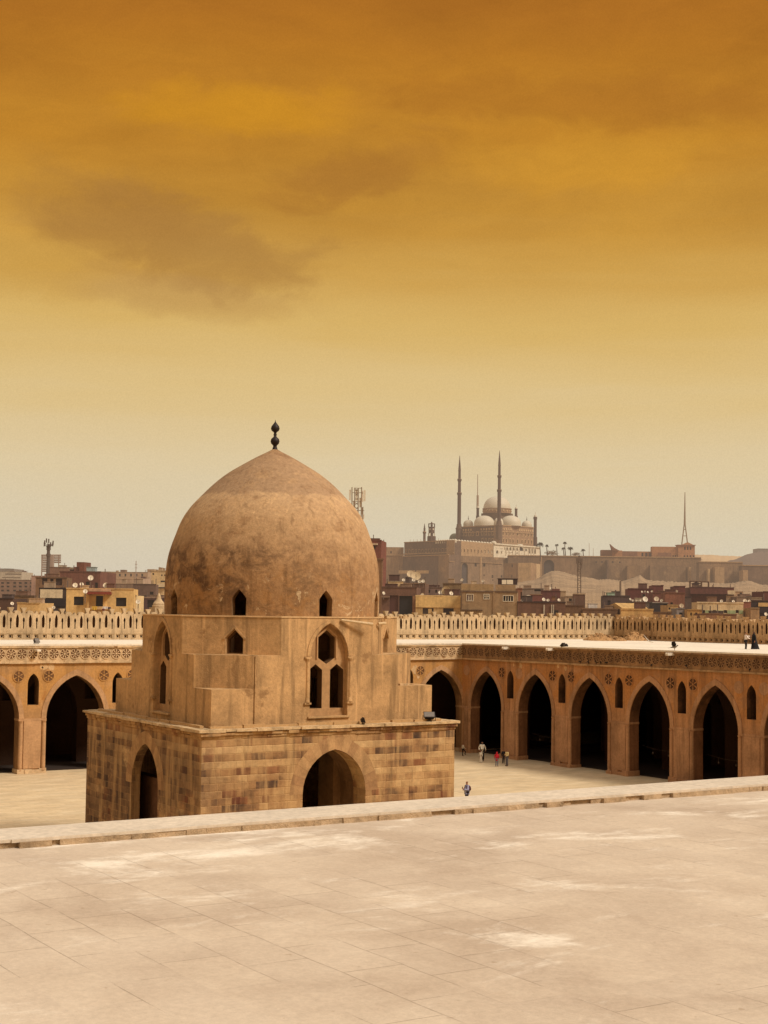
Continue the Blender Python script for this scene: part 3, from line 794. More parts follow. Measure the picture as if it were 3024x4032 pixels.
# chamfer walls of the two upper stages, with the small windows in the octagon
for sx, sy in ((-1, -1), (1, -1), (1, 1), (-1, 1)):
    for (c0, z0, z1, name, hole) in ((cA, zB1-.03, zA, 'corner_step', False), (cO, zA-.03, zO, 'corner_wall', True)):
        P0 = np.array([cx+sx*c0, cy+sy*B_]); P1 = np.array([cx+sx*B_, cy+sy*c0])
        if sx*sy > 0: P0, P1 = P1, P0
        mid = (P0+P1)/2; tt = (P1-P0)/np.linalg.norm(P1-P0); hl = np.linalg.norm(P1-P0)/2
        inn = np.array([-sx, -sy])/2**.5
        T = (lambda mid, tt, inn: (lambda u, w_, z: (mid[0]+tt[0]*u+inn[0]*w_, mid[1]+tt[1]*u+inn[1]*w_, z)))(mid, tt, inn)
        lw = [(.18-.48, 11.55), (.18+.48, 11.55), (.18+.48, 12.35), (.18, 12.82), (.18-.48, 12.35)]
        wobj = MB().panel([(-hl, z0), (hl, z0), (hl, z1), (-hl, z1)], [lw] if hole else [], T, 0, .6).build(name, mPl, pav)
        if hole:
            q = .18
            MB().panel([(q-.62, 12.28), (q-.62, 12.38), (q, 13.0), (q+.62, 12.38), (q+.62, 12.28), (q+.5, 12.28), (q+.5, 12.34), (q, 12.83), (q-.5, 12.34), (q-.5, 12.28)], [], T, -.05, 0).build('hood', mPl, wobj)
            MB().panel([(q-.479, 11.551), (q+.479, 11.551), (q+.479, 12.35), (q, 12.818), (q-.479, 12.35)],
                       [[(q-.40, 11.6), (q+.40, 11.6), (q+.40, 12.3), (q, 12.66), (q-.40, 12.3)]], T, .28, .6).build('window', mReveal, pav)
    # flat tops of the steps
    k = lambda c0: [(cx+sx*c0, cy+sy*(B_-.02)), (cx+sx*(B_-.02), cy+sy*(B_-.02)), (cx+sx*(B_-.02), cy+sy*c0)]
    MB().prism(k(3.6), zB1-.09, zB1-.006).build('step_top', mPlTop, pav)
    MB().prism([(cx+sx*(cA-.02), cy+sy*(B_-.02)), (cx+sx*(B_-.02), cy+sy*(cA-.02)), (cx+sx*(B_-.02), cy+sy*2.2), (cx+sx*2.2, cy+sy*(B_-.02))], zA-.09, zA-.006).build('step_top', mPlTop, pav)
octp = [(cx+u*sx, cy+v*sy) for (u, v, sx, sy) in ((cO, B_, 1, -1), (B_, cO, 1, -1), (B_, cO, 1, 1), (cO, B_, 1, 1), (cO, B_, -1, 1), (B_, cO, -1, 1), (B_, cO, -1, -1), (cO, B_, -1, -1))]
grow = lambda k: [(cx+(p_[0]-cx)*k, cy+(p_[1]-cy)*k) for p_ in octp]
MB().prism(grow(1.006), zO, zO+.07).build('octagon_roof', mPlTop, pav)
# downpipe on the terrace face, two spouts
g = MB(); g.tube((cx-4.19, cy-B_-.05, 8.05), (cx-4.19, cy-B_-.05, 11.5), .035, n=8); g.build('downpipe', mPl, pav)
g = MB(); g.tube((cx+.77, cy-B_-.1, 13.34), (cx+2.45, cy-B_-.55, 13.13), .055, .085, 10); g.build('waterspout', mPipe, pav)
g = MB(); g.tube((cx+3.4, cy-B_+.5, 13.15), (cx+4.0, cy-B_+.75, 13.17), .07, .08, 10); g.build('waterspout', mPipe, pav)

# the plaster storey is a little shallower than it is wide: draw its far side in, keeping the front face
for o in [o for o in bpy.data.objects if o not in before_ and o.type == 'MESH']:
    for v in o.data.vertices: v.co.y = -B_+(v.co.y+B_)*.926

# dome
DC = (cx+.11, cy-.27, zO+.05)
prof = [(5.93, 0), (5.95, .8), (5.95, 1.47), (5.91, 2.4), (5.80, 3.18), (5.63, 3.8), (5.43, 4.35), (5.10, 5.2), (4.62, 5.95), (3.97, 6.66), (3.29, 7.33), (2.56, 7.91), (1.73, 8.42), (1.0, 8.84), (.45, 9.12), (.16, 9.28)]
# smooth the profile
fine = []
for i in range(len(prof)-1):
    p0 = prof[max(i-1, 0)]; p1 = prof[i]; p2 = prof[i+1]; p3 = prof[min(i+2, len(prof)-1)]
    for k in range(4):
        t_ = k/4
        fine.append(tuple(.5*(2*p1[j]+(p2[j]-p0[j])*t_+(2*p0[j]-5*p1[j]+4*p2[j]-p3[j])*t_*t_+(3*p1[j]-p0[j]-3*p2[j]+p3[j])*t_**3) for j in (0, 1)))
fine.append(prof[-1])
inner = [(max(r_-.55, .02), z-.02*z) for r_, z in reversed(fine)]
g = MB(); g.lathe(fine+inner, DC, 96, cap=False)
n0 = (len(fine)+len(inner)-1)*96
g.f += [(k, n0+k, n0+(k+1) % 96, (k+1) % 96) for k in range(96)]; g.m += [0]*96
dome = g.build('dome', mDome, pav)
# eight pointed windows cut through the dome's foot
cut = MB()
for k in range(8):
    a_ = k*math.pi/4; o_ = np.array([math.cos(a_), math.sin(a_)]); s_ = np.array([-o_[1], o_[0]])
    T = (lambda o_, s_: (lambda u, w_, z: (DC[0]+s_[0]*u+o_[0]*w_, DC[1]+s_[1]*u+o_[1]*w_, DC[2]+z)))(o_, s_)
    cut.panel([(-.38, .03), (.38, .03), (.40, .92), (.22, 1.17), (0, 1.40), (-.22, 1.17), (-.40, .92)], [], T, 4.6, 6.4)
cutter = cut.build('cutter', mDome)
md = dome.modifiers.new('windows', 'BOOLEAN'); md.operation = 'DIFFERENCE'; md.solver = 'EXACT'; md.object = cutter
dg = bpy.context.evaluated_depsgraph_get()
nm = bpy.data.meshes.new_from_object(dome.evaluated_get(dg))
dome.modifiers.clear(); dome.data = nm; bpy.data.objects.remove(cutter)
nm.polygons.foreach_set('use_smooth', [True]*len(nm.polygons)); nm.set_sharp_from_angle(angle=R(35))
g = MB(); g.lathe([(.16, 0), (.13, .12), (.10, .2), (.12, .26), (.22, .36), (.255, .48), (.22, .62), (.11, .72), (.07, .78), (.10, .86), (.07, .92), (.09, 1.0), (.2, 1.08), (.25, 1.2), (.21, 1.34), (.10, 1.48), (.03, 1.58), (.0, 1.72)], (DC[0], DC[1], DC[2]+9.26), 20, cap=False)
g.build('finial', mBronze, pav, smooth=R(60))
# loose stones on the steps
rr = random.Random(2)
g = MB()
for k in range(9):
    x = cx+4.35+rr.uniform(0, 1.0); y = cy-B_+rr.uniform(.1, .5); s_ = rr.uniform(.05, .14)
    g.box(x-s_, x+s_, y-s_*.7, y+s_*.7, zB1-.01, zB1+s_*.9)
for k in range(10):
    x = cx+rr.uniform(3.6, 5.8); y = cy-rr.uniform(4.4, 5.6); s_ = rr.uniform(.05, .13)
    g.box(x-s_, x+s_, y-s_*.7, y+s_*.7, zO-.0, zO+s_*.6+.07)
g.build('loose_stones', mCorn, pav)
# ------------------------------------------------------------------ the town beyond the mosque
_cm = {}
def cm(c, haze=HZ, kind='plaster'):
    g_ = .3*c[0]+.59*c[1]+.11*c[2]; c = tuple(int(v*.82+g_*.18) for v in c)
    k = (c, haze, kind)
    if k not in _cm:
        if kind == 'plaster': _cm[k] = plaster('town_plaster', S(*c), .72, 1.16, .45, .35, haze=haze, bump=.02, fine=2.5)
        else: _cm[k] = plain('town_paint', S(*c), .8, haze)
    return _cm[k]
mPane = plain('dark_window_pane', S(40, 32, 30), .5, HZ)
mWhite = plain('white_enamel', S(226, 212, 186), .6, HZ, var=.12)
mSteel = plain('dull_steel', S(110, 92, 78), .6, HZ)
DOWN = np.array([0, 0, 1.0])
class House: pass
def sh(x, D): return D+46 if (x > 1480 and D < 236) else D      # the right-hand streets lie behind the far corner of the mosque
def house(label, x0, x1, yt, D0, D1, depth, colr, wins=(), name='house', cat='house', base=0.0, coping=None, frame=None, group=None, recess=.22, ytb=None):
    D0, D1 = sh(x1, D0), sh(x1, D1)
    lim = .10*(x1-x0)/FPX*D0; D1 = D0+max(-lim, min(lim, D1-D0))
    pl = VPlane(x0, D0, x1, D1, yt)
    A, B = pl.p(x0, yt), pl.p(x1, yt)
    zt = (A[2]+B[2])/2
    w_ = float(np.linalg.norm((B-A)[:2]))
    t = thing(name, label, cat, ((A[0]+B[0])/2, (A[1]+B[1])/2, base), group)
    T = lambda u, d_, z: (A[0]+pl.t[0]*u-pl.n[0]*d_, A[1]+pl.t[1]*u-pl.n[1]*d_, z)
    m = cm(colr)
    holes, rects = [], []
    for wn in wins:
        P, Q = pl.p(wn[0], wn[1]), pl.p(wn[2], wn[3])
        u0, u1 = (P-A)@pl.t, (Q-A)@pl.t
        z1, z0 = P[2], Q[2]
        u0 = max(u0, .05); u1 = min(u1, w_-.05); z1 = min(z1, zt-.05)
        holes.append([(u0, z0), (u1, z0), (u1, z1), (u0, z1)]); rects.append((u0, u1, z0, z1, wn[4] if len(wn) > 4 else None))
    g = MB().panel([(0, base), (w_, base), (w_, zt), (0, zt)], holes, T, 0, .3)
    g.box(0, w_, .3, depth, base, zt-.012, 0, T)
    g.build('wall', m, t)
    if coping is not False:
        g = MB(); rr = random.Random(int(x0*7+yt)); u = -.06
        while u < w_:
            e = min(u+rr.uniform(1.0, 3.0), w_+.06); g.box(u, e, -.07, .25, zt-.10+rr.uniform(-.05, .03), zt+.06+rr.uniform(-.04, .05), 0, T); u = e
        g.build('coping', cm(tuple(coping)) if coping else cm(tuple(int(c*.86) for c in colr)), t)
    for (u0, u1, z0, z1, k) in rects:
        c = mPane if k is None else cm(tuple(k), kind='paint')
        g = MB(); g.box(u0-.02, u1+.02, recess, .305, z0-.02, z1+.02, 0, T)
        wobj = g.build('window', c, t)
        if frame:
            g = MB(); f_ = frame[0]
            for bx in ((u0-f_, u1+f_, z1, z1+f_), (u0-f_, u1+f_, z0-f_, z0), (u0-f_, u0, z0, z1), (u1, u1+f_, z0, z1)): g.box(bx[0], bx[1], -.05, .1, bx[2], bx[3], 0, T)
            nb = frame[2] if len(frame) > 2 else 0
            for j in range(1, nb):
                uc = u0+(u1-u0)*j/nb; g.box(uc-f_*.5, uc+f_*.5, .02, .12, z0, z1, 0, T)
            g.build('frame', cm(frame[1], kind='paint'), wobj)
    rr = random.Random(int(x0*3+x1*5+yt)); px = D0/FPX
    if name == 'house' and w_ > 2.5:     # roof huts, tanks and unfinished columns that crowd these roofs
        for _ in range(rr.choice((1, 2, 2, 3)) if w_ > 5 else 1):
            u = rr.uniform(.1, max(.2, w_-1.6)); bw = rr.uniform(.5, 2.0); bh = rr.uniform(.25, 1.0); q = rr.uniform(.5, max(.6, depth-3)); cc = rr.choice(((132, 96, 74), (150, 118, 90), (110, 74, 62), (176, 146, 112), (96, 78, 70), (190, 170, 140)))
            g = MB(); g.box(u, min(u+bw, w_-.05), q, q+1.4, zt-.1, zt+bh, 0, T); g.box(u-.06, min(u+bw+.06, w_), q-.06, q+1.46, zt+bh, zt+bh+.07, 0, T); g.build('roof_hut', cm(cc), t)
        for _ in range(rr.choice((0, 2, 3, 4))):
            u = rr.uniform(.1, w_-.2); q = rr.uniform(.4, depth-.5); hh_ = rr.uniform(.4, 1.3)
            g = MB(); g.box(u, u+.12, q, q+.12, zt-.1, zt+hh_, 0, T)
            g.build('column_stub', cm((120, 98, 84)), t)
        if not wins and w_ > 3.5:
            for _ in range(rr.choice((1, 2, 3))):
                u = rr.uniform(.4, w_-1.2); z_ = zt-rr.uniform(.9, 1.8); g = MB(); g.box(u, u+rr.uniform(.4, .8), -.03, .1, z_-rr.uniform(.4, .8), z_, 0, T); g.build('window', mPane, t)
    h = House(); h.t, h.T, h.pl, h.A, h.zt, h.w = t, T, pl, A, zt, w_
    return h
def hpart(h, name, x0, y0, x1, y1, out, depth, colr):    # a box on the front of a house, in surveyed extents
    P, Q = h.pl.p(x0, y0), h.pl.p(x1, y1)
    g = MB(); g.box((P-h.A)@h.pl.t, (Q-h.A)@h.pl.t, -out, depth, Q[2], P[2], 0, h.T)
    return g.build(name, cm(colr), h.t)
def crate(label, x0, y0, x1, y1, D, depth, colr, name='roof_shed', cat='shed', legs=0.0, panes=()):
    D = sh(x0, D)
    A = at(x0, y1, D); B = at(x1, y1, D); Cc = at(x0, y0, D)
    t = thing(name, label, cat, ((A[0]+B[0])/2, (A[1]+B[1])/2, A[2]-legs))
    ax = B-A; ax[2] = 0; ay = fw*depth; ay[2] = 0
    g = MB(); g.obox(A, ax, ay, (0, 0, Cc[2]-A[2])); g.build('body', cm(colr), t)
    g = MB(); lp = ax/np.linalg.norm(ax)*.1
    g.obox(A-lp-ay*.03+np.array([0, 0, Cc[2]-A[2]]), ax+2*lp, ay*1.06, (0, 0, .1)); g.build('lid', cm(tuple(int(c*.8) for c in colr)), t)
    if legs:
        for k in (.04, .96):
            for q in (.05, .95):
                P = A+ax*k+ay*q; g = MB(); g.tube(P-np.array([0, 0, legs]), P+np.array([0, 0, .02]), .06); g.build('leg', mSteel, t)
    return t
nd = [0]
def dish(label, x, y, r_, D, colr=None, pole=1.2, tilt=None, mesh=False):
    D = sh(x, D); rr = random.Random(int(x*13+y)); R_ = r_/FPX*D; Cn = at(x, y, D)
    v = CAM-Cn; v = v/np.linalg.norm(v)
    a = rr.uniform(-.55, .75) if tilt is None else tilt
    n = np.array([v[0]*math.cos(a)-v[1]*math.sin(a), v[0]*math.sin(a)+v[1]*math.cos(a), .38]); n /= np.linalg.norm(n)
    t = thing('satellite_dish', label, 'satellite dish', (Cn[0], Cn[1], Cn[2]-R_-pole), 'satellite dishes on the town roofs')
    e = np.cross(n, DOWN); e /= np.linalg.norm(e); f_ = np.cross(n, e)
    vs, fs, N = [], [], 18
    for j, (q, dd) in enumerate(((0.0, -.22), (.4, -.18), (.75, -.09), (1.0, 0), (1.0, -.03), (.75, -.12), (.4, -.21), (0.0, -.25))):
        for k in range(N):
            th = 2*math.pi*k/N; vs.append(Cn+(e*math.cos(th)+f_*math.sin(th))*R_*max(q, .01)+n*R_*dd)
    for j in range(7):
        for k in range(N): fs.append((j*N+k, j*N+(k+1) % N, (j+1)*N+(k+1) % N, (j+1)*N+k))
    g = MB(); g.add(vs, fs); g.build('reflector', mWhite if colr is None else cm(colr, kind='paint'), t, smooth=R(50))
    g = MB(); F_ = Cn+n*R_*.75; g.tube(Cn+f_*R_*.95, F_, R_*.035+.01, n=6); g.tube(F_, F_-n*R_*.16, R_*.09, n=8); g.build('feed_arm', mSteel, t)
    Bk = Cn-n*R_*.26; g = MB(); g.tube(Bk, (Bk[0], Bk[1], Cn[2]-R_-pole), .05+.02*R_, n=8); g.build('mast', mSteel, t)
    return t

# ---- left of the dome
h = house('cream yellow house with two dark square windows and a red canopy, left of the dome', 262, 526, 2317, 182, 184, 9, (226, 180, 104),
          [(291, 2349, 329, 2383), (378, 2346, 405, 2388), (457, 2353, 497, 2388)], coping=(206, 160, 96))
hpart(h, 'canopy', 346, 2330, 440, 2341, 1.1, .0, (150, 62, 40)); hpart(h, 'canopy_top', 352, 2318, 436, 2330, .9, .0, (196, 150, 110))
hpart(h, 'porch_wall', 344, 2341, 352, 2395, .5, .0, (206, 156, 86)); hpart(h, 'balcony', 360, 2388, 440, 2400, 1.0, .0, (214, 170, 110))
house('low cream annexe against the right end of the yellow house', 518, 536, 2345, 186, 186, 6, (222, 190, 132))
h = house('dark roofed shed with a pale plastered wall, directly left of the yellow house', 155, 261, 2316, 196, 198, 8, (70, 56, 48), coping=(48, 36, 32))
hpart(h, 'pale_wall', 159, 2320, 246, 2355, .12, .0, (212, 190, 150)); hpart(h, 'dark_opening', 157, 2357, 260, 2388, .1, .0, (46, 38, 40))
h = house('brown terrace wall with dark oval openings above the dark roofed shed', 141, 262, 2273, 222, 224, 8, (128, 92, 62), [(166, 2276, 186, 2303, (66, 44, 40)), (198, 2278, 210, 2306, (66, 44, 40)), (220, 2276, 244, 2305, (66, 44, 40))])
h = house('dark red brick house with a tall roof box, behind the yellow house', 236, 395, 2251, 262, 256, 10, (122, 74, 58), [(338, 2290, 352, 2312), (374, 2294, 385, 2316)])
hpart(h, 'roof_box', 302, 2213, 331, 2252, .0, 4.0, (124, 72, 54)); hpart(h, 'roof_ledge', 292, 2232, 312, 2252, .0, 4.0, (116, 70, 54))
crate('pale blue water tank on the dark red brick house', 340, 2234, 374, 2249, 258, 2.0, (150, 168, 172), 'water_tank', 'water tank', .15)
house('hazy brick block with a rounded roof beside the mast, left of the red brick house', 196, 276, 2233, 330, 336, 14, (132, 94, 72), [(226, 2256, 258, 2272, (206, 176, 128)), (262, 2260, 276, 2272, (206, 176, 128))])
house('pinkish house behind the foot of the mast', 124, 200, 2268, 420, 420, 14, (168, 128, 106))
house('pale stepped building on the far left skyline', -20, 86, 2251, 620, 620, 20, (182, 166, 140), [(20, 2258, 84, 2264, (140, 124, 108)), (8, 2272, 80, 2277, (140, 124, 108))])
house('grey flat topped building at the far left skyline edge', -40, 54, 2239, 680, 680, 20, (132, 120, 108))
h = house('broad hazy brown block with rows of small openings under the pale stepped building', -60, 138, 2283, 430, 424, 20, (140, 106, 84),
      [(x, y, x+11, y+7) for y in (2292, 2306, 2322) for x in (4, 26, 52, 74, 96, 118)])
house('olive brown flat roof between the hazy block and the pierced parapet at far left', 48, 140, 2346, 205, 205, 10, (132, 98, 62), coping=(104, 76, 48))
house('dark brown lean-to at the left edge above the parapet', -40, 50, 2356, 192, 192, 8, (92, 62, 48), coping=(60, 42, 36))
house('low yellow plastered wall of a house just above the parapet, second from the left edge', 68, 156, 2374, 186, 186, 8, (216, 170, 100))
house('small ochre stair head left of the dark roofed shed', 138, 154, 2362, 198, 198, 4, (218, 174, 104))
h = house('long hazy tan block with dark slots on the skyline left of the dome', 392, 582, 2252, 520, 510, 24, (176, 142, 108), [(x, 2259, x+7, 2270) for x in range(402, 575, 22)])
house('grey purple terrace below the long tan skyline block', 394, 560, 2277, 400, 396, 20, (178, 146, 118), coping=(196, 164, 130))
h = house('cream apartment house with balconies touching the left side of the dome', 596, 700, 2248, 330, 326, 14, (214, 180, 124), [(600, 2256, 606, 2264), (634, 2262, 640, 2268), (646, 2262, 652, 2268), (632, 2286, 652, 2293), (624, 2312, 652, 2317)])
hpart(h, 'roof_room', 580, 2241, 608, 2253, .0, 4.0, (168, 138, 104)); hpart(h, 'balcony', 626, 2298, 656, 2312, .9, .0, (222, 196, 150))
house('jumbled grey brown house with a flat roof, left of the cream apartment house', 524, 614, 2300, 270, 272, 10, (112, 84, 68), [(556, 2345, 580, 2357), (590, 2330, 604, 2342)])
house('dark purple house with light roof edge, behind the bell shaped stone dome', 552, 690, 2352, 225, 225, 9, (92, 64, 60), [(580, 2362, 606, 2392)], coping=(150, 118, 96))
house('greyish terrace wall with slanting roof, right behind the yellow house', 430, 536, 2296, 300, 300, 12, (134, 106, 84), coping=(176, 146, 116))
# bell shaped stone dome on the corner of the enclosure
P = at(625, 2390, 150); t = thing('stone_cupola', 'small bell shaped stone cupola on a square base, just left of the pavilion', 'cupola', (P[0], P[1], 0))
k = 150/FPX; zc = P[2]
g = MB(); g.box(P[0]-28*k, P[0]+28*k, P[1]-28*k, P[1]+28*k, 0, zc-2*k); g.build('base', mCren, t)
g = MB(); g.lathe([(26*k, -2*k), (26*k, 6*k), (22*k, 9*k), (23*k, 13*k), (19*k, 19*k), (12*k, 27*k), (8*k, 36*k), (6*k, 46*k), (3*k, 52*k), (0, 54*k)], (P[0], P[1], zc), 20, cap=False); g.build('cupola', mCren, t, smooth=R(40))
# washing on the balcony and parapet
for lab, x0, y0, x1, y1, c in (('yellow cloth hung over the balcony of the yellow house', 362, 2387, 382, 2401, (214, 164, 40)), ('white sheet hung on the balcony of the yellow house', 404, 2388, 424, 2397, (220, 210, 200)),
                               ('dark purple garment hung beside the white sheet on the balcony', 424, 2390, 436, 2404, (74, 58, 74)), ('deep red garment hung under the white sheet on the balcony', 402, 2397, 412, 2404, (120, 40, 52))):
    A = at(x0, y1, 180.2); B = at(x1, y1, 180.2); zt = at(x0, y0, 180.2)[2]
    g = MB(); n = 6
    vs = []
    for i in range(n+1):
        q = A+(B-A)*i/n; off = fw*(.05*math.sin(i*2.1))
        vs += [(q[0]+off[0], q[1]+off[1], A[2]+.04*math.sin(i*1.3)), (q[0], q[1], zt)]
    g.add(vs, [(2*i, 2*i+2, 2*i+3, 2*i+1) for i in range(n)])
    o = g.build('laundry', cm(c, kind='paint')); tag(o, lab, 'laundry', 'washing on the yellow house')
for lab, x, y, r_, D in (('white round dish on the front of the dark red brick house', 357, 2275, 11, 254), ('large white dish at the left end of the yellow house roof', 296, 2304, 10, 186), ('second white dish on the yellow house roof, close to the large one', 322, 2301, 8.5, 186),
        ('big white dish in the middle of the yellow house roof', 416, 2304, 11, 186), ('white dish against the right wall of the yellow house', 544, 2369, 9.5, 183), ('white dish leaning on the yellow house wall above its left window', 336, 2328, 9, 180.5),
        ('white dish above the parapet in front of the dark brown lean-to', 48, 2376, 7, 184), ('left white dish of two in front of the dark roofed shed', 158, 2390, 8, 188), ('right white dish of two in front of the dark roofed shed', 211, 2392, 7, 188)):
    dish(lab, x, y, r_, D)
# antenna mast with splayed aerials, and the open billboard frame behind it
P = at(188, 2285, 330); top = at(188, 2142, 330)[2]; tip = at(188, 2124, 330)[2]
t = thing('antenna_mast', 'dark mast with splayed aerials at its top, above the left rooftops', 'mast', (P[0], P[1], 0))
mMast = plain('dark_mast_steel', S(86, 72, 64), .7, HZ)
g = MB(); g.tube((P[0], P[1], 0), (P[0], P[1], top), .62, .36, 8); g.build('pole', mMast, t)
for k in range(7):
    a = k*.9; r_ = .9+.3*(k % 2); g = MB()
    q = np.array([P[0], P[1], top-1.1]); e = q+rt*r_*math.cos(a)+fw*np.array([1, 1, 0])*r_*math.sin(a)+np.array([0, 0, 1.1+.8*(k % 3)/2])
    g.tube(q, e, .07, .05, 6); g.tube(e-np.array([0, 0, .5]), e+np.array([0, 0, .4]), .14, .14, 6); g.build('aerial', mMast, t)
for yy in (2160, 2185):
    g = MB(); zz_ = at(188, yy, 330)[2]; g.tube((P[0], P[1], zz_-.3), (P[0], P[1], zz_+.3), .5, .5, 8); g.build('collar', mMast, t)
P0, P1 = at(163, 2250, 345), at(238, 2250, 345); t = thing('billboard_frame', 'thin open steel frame of many horizontal rails behind the mast', 'frame', ((P0[0]+P1[0])/2, (P0[1]+P1[1])/2, 0))
mThin = plain('thin_hazy_steel', S(150, 128, 112), .7, HZ*.6)
for k in range(10):
    y = 2186+k*7; g = MB(); xr = 240 if k < 5 else 205; g.tube(at(163, y, 345), at(xr, y, 345), .19, n=6); g.build('rail', mThin, t)
for x in (166, 205, 232):
    q = at(x, 2184, 345); g = MB(); g.tube((q[0], q[1], 0), q, .14 if x != 205 else .55, n=6); g.build('post', mThin, t)
P = at(536, 2280, 410); t = thing('radio_pole', 'thin radio pole standing above the hazy terrace left of the dome', 'pole', (P[0], P[1], 0))
g = MB(); g.tube((P[0], P[1], 0), at(536, 2208, 410), .22, .1, 6); g.build('pole', mThin, t)
for yy in (2222, 2236): g = MB(); g.tube(at(531, yy, 410), at(541, yy, 410), .06, n=6); g.build('crossbar', mThin, t)

# ---- behind and right of the dome
h = house('tall red topped apartment tower emerging from behind the right side of the dome', 1440, 1501, 2126, 205, 204, 9, (132, 70, 52), [(1468, 2150, 1478, 2164)], coping=(120, 66, 50))
hpart(h, 'lower_wall', 1440, 2200, 1505, 2425, .14, .1, (168, 122, 78)); hpart(h, 'ledge', 1440, 2198, 1512, 2204, .5, .2, (140, 96, 62)); hpart(h, 'balcony', 1462, 2140, 1488, 2146, .9, .0, (206, 176, 136)); hpart(h, 'side_pipe', 1502, 2206, 1505, 2420, .3, -.14, (140, 100, 66))
P = at(1406, 2060, 255); t = thing('cell_tower', 'lattice mobile phone tower with panel antennas, half hidden behind the dome', 'tower', (P[0], P[1], 0))
mTow = plain('pale_tower_steel', S(150, 128, 104), .7, HZ)
q = lambda x, y: at(x, y, 255)
for x, ya in ((1386, 1918), (1397, 1920), (1411, 1922), (1424, 1918), (1429, 1996)):
    b = q(1400+(x-1400)*.7, 2430); g = MB(); g.tube((b[0], b[1], 0), q(x, ya), .13, .09, 6); g.build('upright', mTow, t)
for (xa, ya, xb, yb) in [(1397, 1924+k*18, 1411, 1934+k*18) for k in range(12)]+[(1411, 1924+k*18, 1397, 1934+k*18) for k in range(12)]+[(1384, 1940, 1430, 1940), (1384, 1975, 1430, 1975), (1396, 1922, 1424, 1922), (1400, 2010, 1434, 2010)]:
    g = MB(); g.tube(q(xa, ya), q(xb, yb), .055, n=5); g.build('brace', mTow, t)
for (x, ya, yb) in ((1378, 1928, 1970), (1404, 1930, 1972), (1418, 1960, 1998), (1428, 1932, 1976), (1436, 1930, 1974), (1394, 1972, 2004), (1426, 1998, 2026), (1431, 2026, 2044)):
    c = q(x, (ya+yb)/2); hh = (yb-ya)/2/FPX*255; g = MB(); g.obox(c-rt*.14-DOWN*hh, rt*.28, fw*.14, DOWN*2*hh); g.build('panel_antenna', mWhite, t)

h = house('purple brown house with a big black doorway, first house right of the red tower', 1503, 1640, 2312, 172, 171, 8, (120, 84, 66), [(1572, 2346, 1623, 2420, (40, 34, 34)), (1534, 2344, 1568, 2420, (92, 54, 46))])
hpart(h, 'lean_to_roof', 1503, 2347, 1535, 2353, .5, .0, (140, 108, 84)); hpart(h, 'orange_pier', 1625, 2347, 1637, 2420, .1, .0, (156, 106, 66))
house('brown flat fronted block standing behind the house with the black doorway', 1560, 1674, 2296, 186, 184, 8, (122, 86, 64), coping=(150, 112, 80))
crate('cream water trough on the roof of the house with the black doorway', 1528, 2292, 1588, 2312, 176, 1.2, (216, 180, 122), 'water_tank', 'water tank')
crate('dark brown box on legs above the cream trough', 1532, 2265, 1573, 2286, 182, 1.4, (96, 66, 58), 'roof_shed', 'shed', .5)
h = house('yellow plastered house with a blank upper wall and two dark openings, above the parapet', 1637, 1813, 2346, 166, 165, 8, (206, 164, 100), [(1664, 2394, 1707, 2418, (84, 68, 64)), (1686, 2397, 1700, 2416), (1745, 2395, 1786, 2420, (60, 46, 46))], coping=(226, 186, 116))
hpart(h, 'upper_wall', 1637, 2349, 1813, 2393, .1, .0, (226, 182, 106))
h = house('olive walled house rising behind the right end of the yellow house', 1744, 1816, 2297, 182, 181, 7, (142, 112, 74), coping=(120, 92, 62)); hpart(h, 'ledge', 1744, 2326, 1816, 2330, .3, .0, (90, 66, 48))
house('hazy violet house with two small windows between two groups of dishes', 1672, 1740, 2312, 240, 240, 8, (136, 104, 88), [(1687, 2322, 1693, 2334), (1714, 2322, 1721, 2334)])
h = house('grey beige house with a red shuttered window and a white framed window', 1815, 2037, 2329, 161, 158, 9, (160, 128, 88),
          [(1839, 2341, 1862, 2365, (120, 40, 44)), (1906, 2341, 1925, 2346), (1906, 2349, 1925, 2358), (1982, 2346, 2020, 2367)], coping=(110, 84, 60), frame=(.08, (216, 200, 172), 4))
hpart(h, 'parapet_wall', 1817, 2299, 1943, 2326, -.1, .4, (166, 134, 90)); hpart(h, 'parapet_wall', 1951, 2302, 2030, 2328, -.1, .4, (164, 132, 92)); hpart(h, 'ledge', 1815, 2400, 1900, 2404, .3, .0, (90, 66, 50)); hpart(h, 'quoin', 1941, 2330, 1949, 2420, .08, .0, (150, 118, 80)); hpart(h, 'quoin', 1815, 2330, 1819, 2402, .06, .0, (120, 90, 62))
t = crate('roof cabin of white panels with dark end posts on the grey beige house', 1964, 2280, 2037, 2301, 164, 1.6, (70, 48, 44), 'roof_cabin', 'cabin')
g = MB()
for xa, xb in ((1976, 1994), (1996, 2020)): g.obox(at(xa, 2300, 209.9), (at(xb, 2300, 209.9)-at(xa, 2300, 209.9))*np.array([1, 1, 0]), fw*.08, (0, 0, at(xa, 2283, 209.9)[2]-at(xa, 2300, 209.9)[2]))
g.build('white_panels', mWhite, t)
crate('small conical heap of pale sacks on the olive parapet of the grey beige house', 1858, 2290, 1876, 2300, 163, 1.0, (206, 176, 136), 'sack_heap', 'sacks')
h = house('long low brown house with three pale vertical pipes, right of the grey beige house', 2038, 2226, 2370, 160, 158, 8, (116, 80, 60), coping=(72, 50, 44))
for x, wd in ((2140, 5), (2170, 4), (2177, 4)): hpart(h, 'pipe', x, 2381, x+wd, 2420, .15, .0, (196, 180, 156))
house('slim orange brick house between the grey beige house and the brown roofs', 2039, 2056, 2316, 186, 186, 6, (160, 100, 68), [(2050, 2330, 2056, 2364)])
house('grey lean-to roofs with dark clutter behind the slim orange house', 2056, 2140, 2318, 215, 215, 8, (142, 118, 98), [(2104, 2318, 2130, 2328)])
